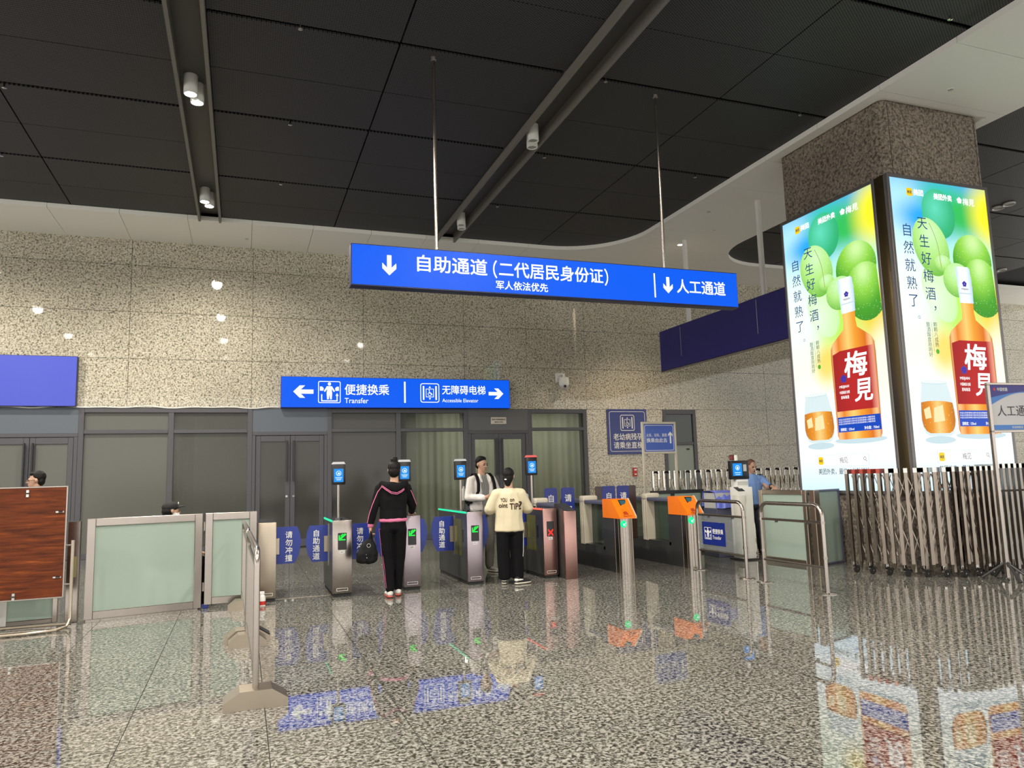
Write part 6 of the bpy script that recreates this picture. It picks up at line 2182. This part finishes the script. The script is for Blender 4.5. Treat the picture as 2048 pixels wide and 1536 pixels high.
cp = blob('cap', [[(T((0, -0.012, 0.055)), (0.086, 0.100, 0.070))], [(T((-0.045, 0.075, 0.050)), (0.035, 0.03, 0.008)), (T((-0.03, 0.15, 0.062)), (0.03, 0.02, 0.006)), (T((0.03, 0.15, 0.062)), (0.03, 0.02, 0.006)), (T((0.045, 0.075, 0.050)), (0.035, 0.03, 0.008))], [(T((0, 0.09, 0.054)), (0.05, 0.05, 0.006)), (T((0, 0.14, 0.062)), (0.05, 0.03, 0.006))]], CAPM, p, 0.007, 3)
MB().ell((0, 0, 0), (0.016, 0.006, 0.016), 12, 8).build('cap_badge', M_WHITE, cp).location = T((0.045, 0.072, 0.098))
mk = blob('face_mask', [[(T((0, 0.062, -0.048)), (0.052, 0.045, 0.042))], [(T((0.05, 0.035, -0.042)), (0.020, 0.03, 0.03))], [(T((-0.05, 0.035, -0.042)), (0.020, 0.03, 0.03))]], mat('white_mask_cloth', (0.78, 0.80, 0.82), 0.8), p, 0.007, 3)
for q in (-1, 1):
    MB().tube([T((q * 0.066, 0.045, -0.035)), T((q * 0.079, 0.015, -0.01)), T((q * 0.083, -0.012, 0.016))], 0.0025, 5).build('mask_loop', M_WHITE, mk)
blob('jacket', [[((0, -0.05, 0.50), (0.175, 0.135, 0.05)), ((0, -0.03, 0.70), (0.168, 0.128, 0.07)), ((0, -0.01, 0.86), (0.178, 0.122, 0.07)), ((0, 0.0, 0.945), (0.085, 0.08, 0.04))], [((-0.12, 0, 0.91), 0.066), ((-0.182, 0.005, 0.895), 0.070), ((-0.240, 0.085, 0.68), 0.060), ((-0.168, 0.30, 0.625), 0.046)], [((0.12, 0, 0.91), 0.066), ((0.182, 0.005, 0.895), 0.070), ((0.240, 0.085, 0.68), 0.060), ((0.168, 0.30, 0.625), 0.046)]], DK, p, 0.010, 3, 0.006, 9)
blob('trousers', [[((0, -0.05, 0.52), (0.17, 0.13, 0.07))], [((-0.09, -0.03, 0.51), 0.10), ((-0.12, 0.38, 0.50), 0.078), ((-0.12, 0.40, 0.10), 0.060)], [((0.09, -0.03, 0.51), 0.10), ((0.12, 0.38, 0.50), 0.078), ((0.12, 0.40, 0.10), 0.060)]], CL_BLACK2, p, 0.010, 3, 0.005, 8)
for q in (-0.12, 0.12):
    shoe(p, (q, 0.34, 0), 0, mat('black_suede', (0.015, 0.014, 0.014), 0.8), M_RUBBER)
t = thing('stool', 'round grey stool under the seated man in the cap', 'stool', (-0.90, 10.03, 0))
MB().lathe([(0.16, 0.375), (0.17, 0.385), (0.17, 0.41), (0.15, 0.42)], (0, 0, 0), 22).build('seat', M_GREY, t)
for k_ in range(4):
    a = R(45 + 90 * k_)
    MB().tube([(0.10 * math.cos(a), 0.10 * math.sin(a), 0.38), (0.16 * math.cos(a), 0.16 * math.sin(a), 0.0)], 0.012, 8).build('leg', M_STEEL, t)

# ---- person with glasses beyond the wooden board
p = thing('person', 'person with short black hair and glasses beyond the wooden board, facing left', 'person', (-2.50, 11.15, 0), R(98))
hc = (0.0, 0.0, 1.55)
hd, T = head_ch(hc, 0, 0.98)
LW, RW = (-0.24, 0.06, 0.86), (0.24, 0.06, 0.86)
body = hd + [[((0.0, -0.015, 1.37), (0.062, 0.062, 0.05)), ((0.0, -0.008, 1.49), 0.052)],
             [((0, 0, 0.92), (0.15, 0.10, 0.08)), ((0, 0, 1.08), (0.135, 0.09, 0.07)), ((0, -0.01, 1.27), (0.155, 0.095, 0.08)), ((0, -0.012, 1.35), (0.14, 0.075, 0.05))],
             [((-0.17, -0.01, 1.34), 0.052), ((-0.225, 0, 1.09), 0.040), (LW, 0.027)], [((0.17, -0.01, 1.34), 0.052), ((0.225, 0, 1.09), 0.040), (RW, 0.027)],
             [((-0.09, 0, 0.87), 0.066), ((-0.09, 0.02, 0.48), 0.054), ((-0.09, 0, 0.085), 0.036)], [((0.09, 0, 0.87), 0.066), ((0.09, 0.02, 0.48), 0.054), ((0.09, 0, 0.085), 0.036)]]
body += hand(LW, (0, 0.1, -1), (1, 0, 0), 0.5, -1) + hand(RW, (0, 0.1, -1), (-1, 0, 0), 0.5, 1)
blob('body', body, SKIN, p, 0.0075, 3)
face_parts(p, T, 0, 0.98)
blob('hair', [[(T((0, -0.028, 0.05)), (0.084, 0.088, 0.085))], [(T((0, 0.04, 0.088)), (0.06, 0.04, 0.03))], [(T((0, -0.055, -0.01)), (0.078, 0.05, 0.06))]], HAIR, p, 0.008, 2, 0.003, 30)
gl = MB()
for q in (-1, 1):
    gl.tube([T((q * 0.033 + 0.022 * math.cos(a * PI / 6), 0.102, 0.002 + 0.017 * math.sin(a * PI / 6))) for a in range(12)], 0.0025, 5, True)
    gl.tube([T((q * 0.056, 0.100, 0.006)), T((q * 0.080, 0.0, 0.010))], 0.0025, 5)
gl.tube([T((-0.011, 0.104, 0.004)), T((0.011, 0.104, 0.004))], 0.0025, 5)
gl.build('glasses', M_STEEL, p)
blob('jacket', [[((0, 0, 0.86), (0.175, 0.125, 0.03)), ((0, 0, 1.08), (0.165, 0.118, 0.07)), ((0, -0.01, 1.27), (0.175, 0.118, 0.07)), ((0, -0.012, 1.40), (0.085, 0.08, 0.045))], [((-0.12, 0, 1.345), 0.062), ((-0.178, -0.01, 1.33), 0.066), ((-0.232, 0, 1.09), 0.056), ((-0.243, 0.05, 0.89), 0.044)], [((0.12, 0, 1.345), 0.062), ((0.178, -0.01, 1.33), 0.066), ((0.232, 0, 1.09), 0.056), ((0.243, 0.05, 0.89), 0.044)]], CL_BLACK, p, 0.010, 3, 0.006, 9)
blob('trousers', [[((0, 0, 0.93), (0.160, 0.115, 0.03)), ((0, 0.0, 0.85), (0.172, 0.122, 0.07))], [((-0.088, 0, 0.82), (0.095, 0.105, 0.09)), ((-0.092, 0.02, 0.47), 0.078), ((-0.092, 0, 0.10), 0.062)], [((0.088, 0, 0.82), (0.095, 0.105, 0.09)), ((0.092, 0.02, 0.47), 0.078), ((0.092, 0, 0.10), 0.062)]], CL_BLACK2, p, 0.010, 3, 0.005, 8)
for q in (-0.09, 0.09):
    shoe(p, (q, -0.06, 0), 0, mat('black_suede', (0.015, 0.014, 0.014), 0.8), M_RUBBER)

# ---- member of staff in a light blue shirt behind the kiosk
p = thing('person', 'staff member in light blue short sleeved shirt behind the kiosk', 'person', (8.22, 10.62, 0), R(168))
hc = (0.0, 0.03, 1.47)
hd, T = head_ch(hc, R(10), 0.98, R(-14))
# local right (+X) points to image left when facing the camera
RW, LW = (0.46, 0.34, 1.15), (-0.16, 0.40, 1.135)
body = hd + [[((0.0, -0.015, 1.30), (0.062, 0.062, 0.05)), ((0.0, 0.01, 1.41), 0.052)],
             [((0, 0, 0.86), (0.155, 0.11, 0.08)), ((0, 0, 1.02), (0.15, 0.105, 0.07)), ((0, -0.01, 1.20), (0.16, 0.10, 0.08)), ((0, -0.012, 1.28), (0.145, 0.075, 0.05))],
             [((-0.175, -0.01, 1.27), 0.055), ((-0.225, 0.14, 1.10), 0.044), (LW, 0.028)], [((0.175, -0.01, 1.27), 0.055), ((0.275, 0.14, 1.08), 0.044), (RW, 0.028)],
             [((-0.09, 0, 0.82), 0.066), ((-0.09, 0.02, 0.46), 0.054), ((-0.09, 0, 0.085), 0.036)], [((0.09, 0, 0.82), 0.066), ((0.09, 0.02, 0.46), 0.054), ((0.09, 0, 0.085), 0.036)]]
body += hand(RW, (0.45, 0.9, 0.1), (-0.3, 0.1, -1), 0.6, -1) + hand(LW, (0.1, 1, -0.1), (0, -0.1, -1), 0.4, 1)
blob('body', body, SKIN, p, 0.0075, 3)
face_parts(p, T, R(10), 0.98)
blob('hair', [[(T((0, -0.028, 0.05)), (0.084, 0.088, 0.082))], [(T((0, -0.055, -0.01)), (0.078, 0.05, 0.06))]], mat('grey_brown_hair', (0.16, 0.07, 0.04), 0.6), p, 0.008, 2, 0.003, 30)
BSH = mat('light_blue_shirt_cloth', (0.16, 0.27, 0.55), 0.85)
sh = blob('shirt', [[((0, 0, 0.84), (0.178, 0.132, 0.03)), ((0, 0, 1.02), (0.176, 0.13, 0.07)), ((0, -0.01, 1.20), (0.180, 0.122, 0.07)), ((0, -0.010, 1.325), (0.085, 0.08, 0.04))], [((-0.12, 0, 1.27), 0.066), ((-0.182, -0.01, 1.26), 0.070), ((-0.236, 0.10, 1.145), 0.066)], [((0.12, 0, 1.27), 0.066), ((0.182, -0.01, 1.26), 0.070), ((0.25, 0.09, 1.14), 0.066)]], BSH, p, 0.009, 3, 0.007, 9)
for q in (-1, 1):
    MB().bev(-0.028, -0.05, -0.006, 0.028, 0.05, 0.006, 0.004, 1).build('epaulette', CL_BLACK, sh).location = (q * 0.165, 0.0, 1.335)
blob('trousers', [[((0, 0, 0.88), (0.165, 0.12, 0.03)), ((0, 0.0, 0.80), (0.175, 0.125, 0.07))], [((-0.088, 0, 0.78), (0.095, 0.105, 0.09)), ((-0.092, 0.02, 0.45), 0.078), ((-0.092, 0, 0.10), 0.062)], [((0.088, 0, 0.78), (0.095, 0.105, 0.09)), ((0.092, 0.02, 0.45), 0.078), ((0.092, 0, 0.10), 0.062)]], DK, p, 0.010, 3, 0.005, 8)
for q in (-0.09, 0.09):
    shoe(p, (q, -0.06, 0), 0, mat('black_suede', (0.015, 0.014, 0.014), 0.8), M_RUBBER)
MB().tube([(LW[0] + 0.033 * math.cos(a * PI / 6), LW[1] - 0.03, LW[2] + 0.033 * math.sin(a * PI / 6)) for a in range(12)], 0.008, 6, True).build('wrist_watch', M_BLACK, p)

bpy.data.scenes.remove(TMPS)
bpy.data.objects.remove(_to)
bpy.data.curves.remove(_tc)
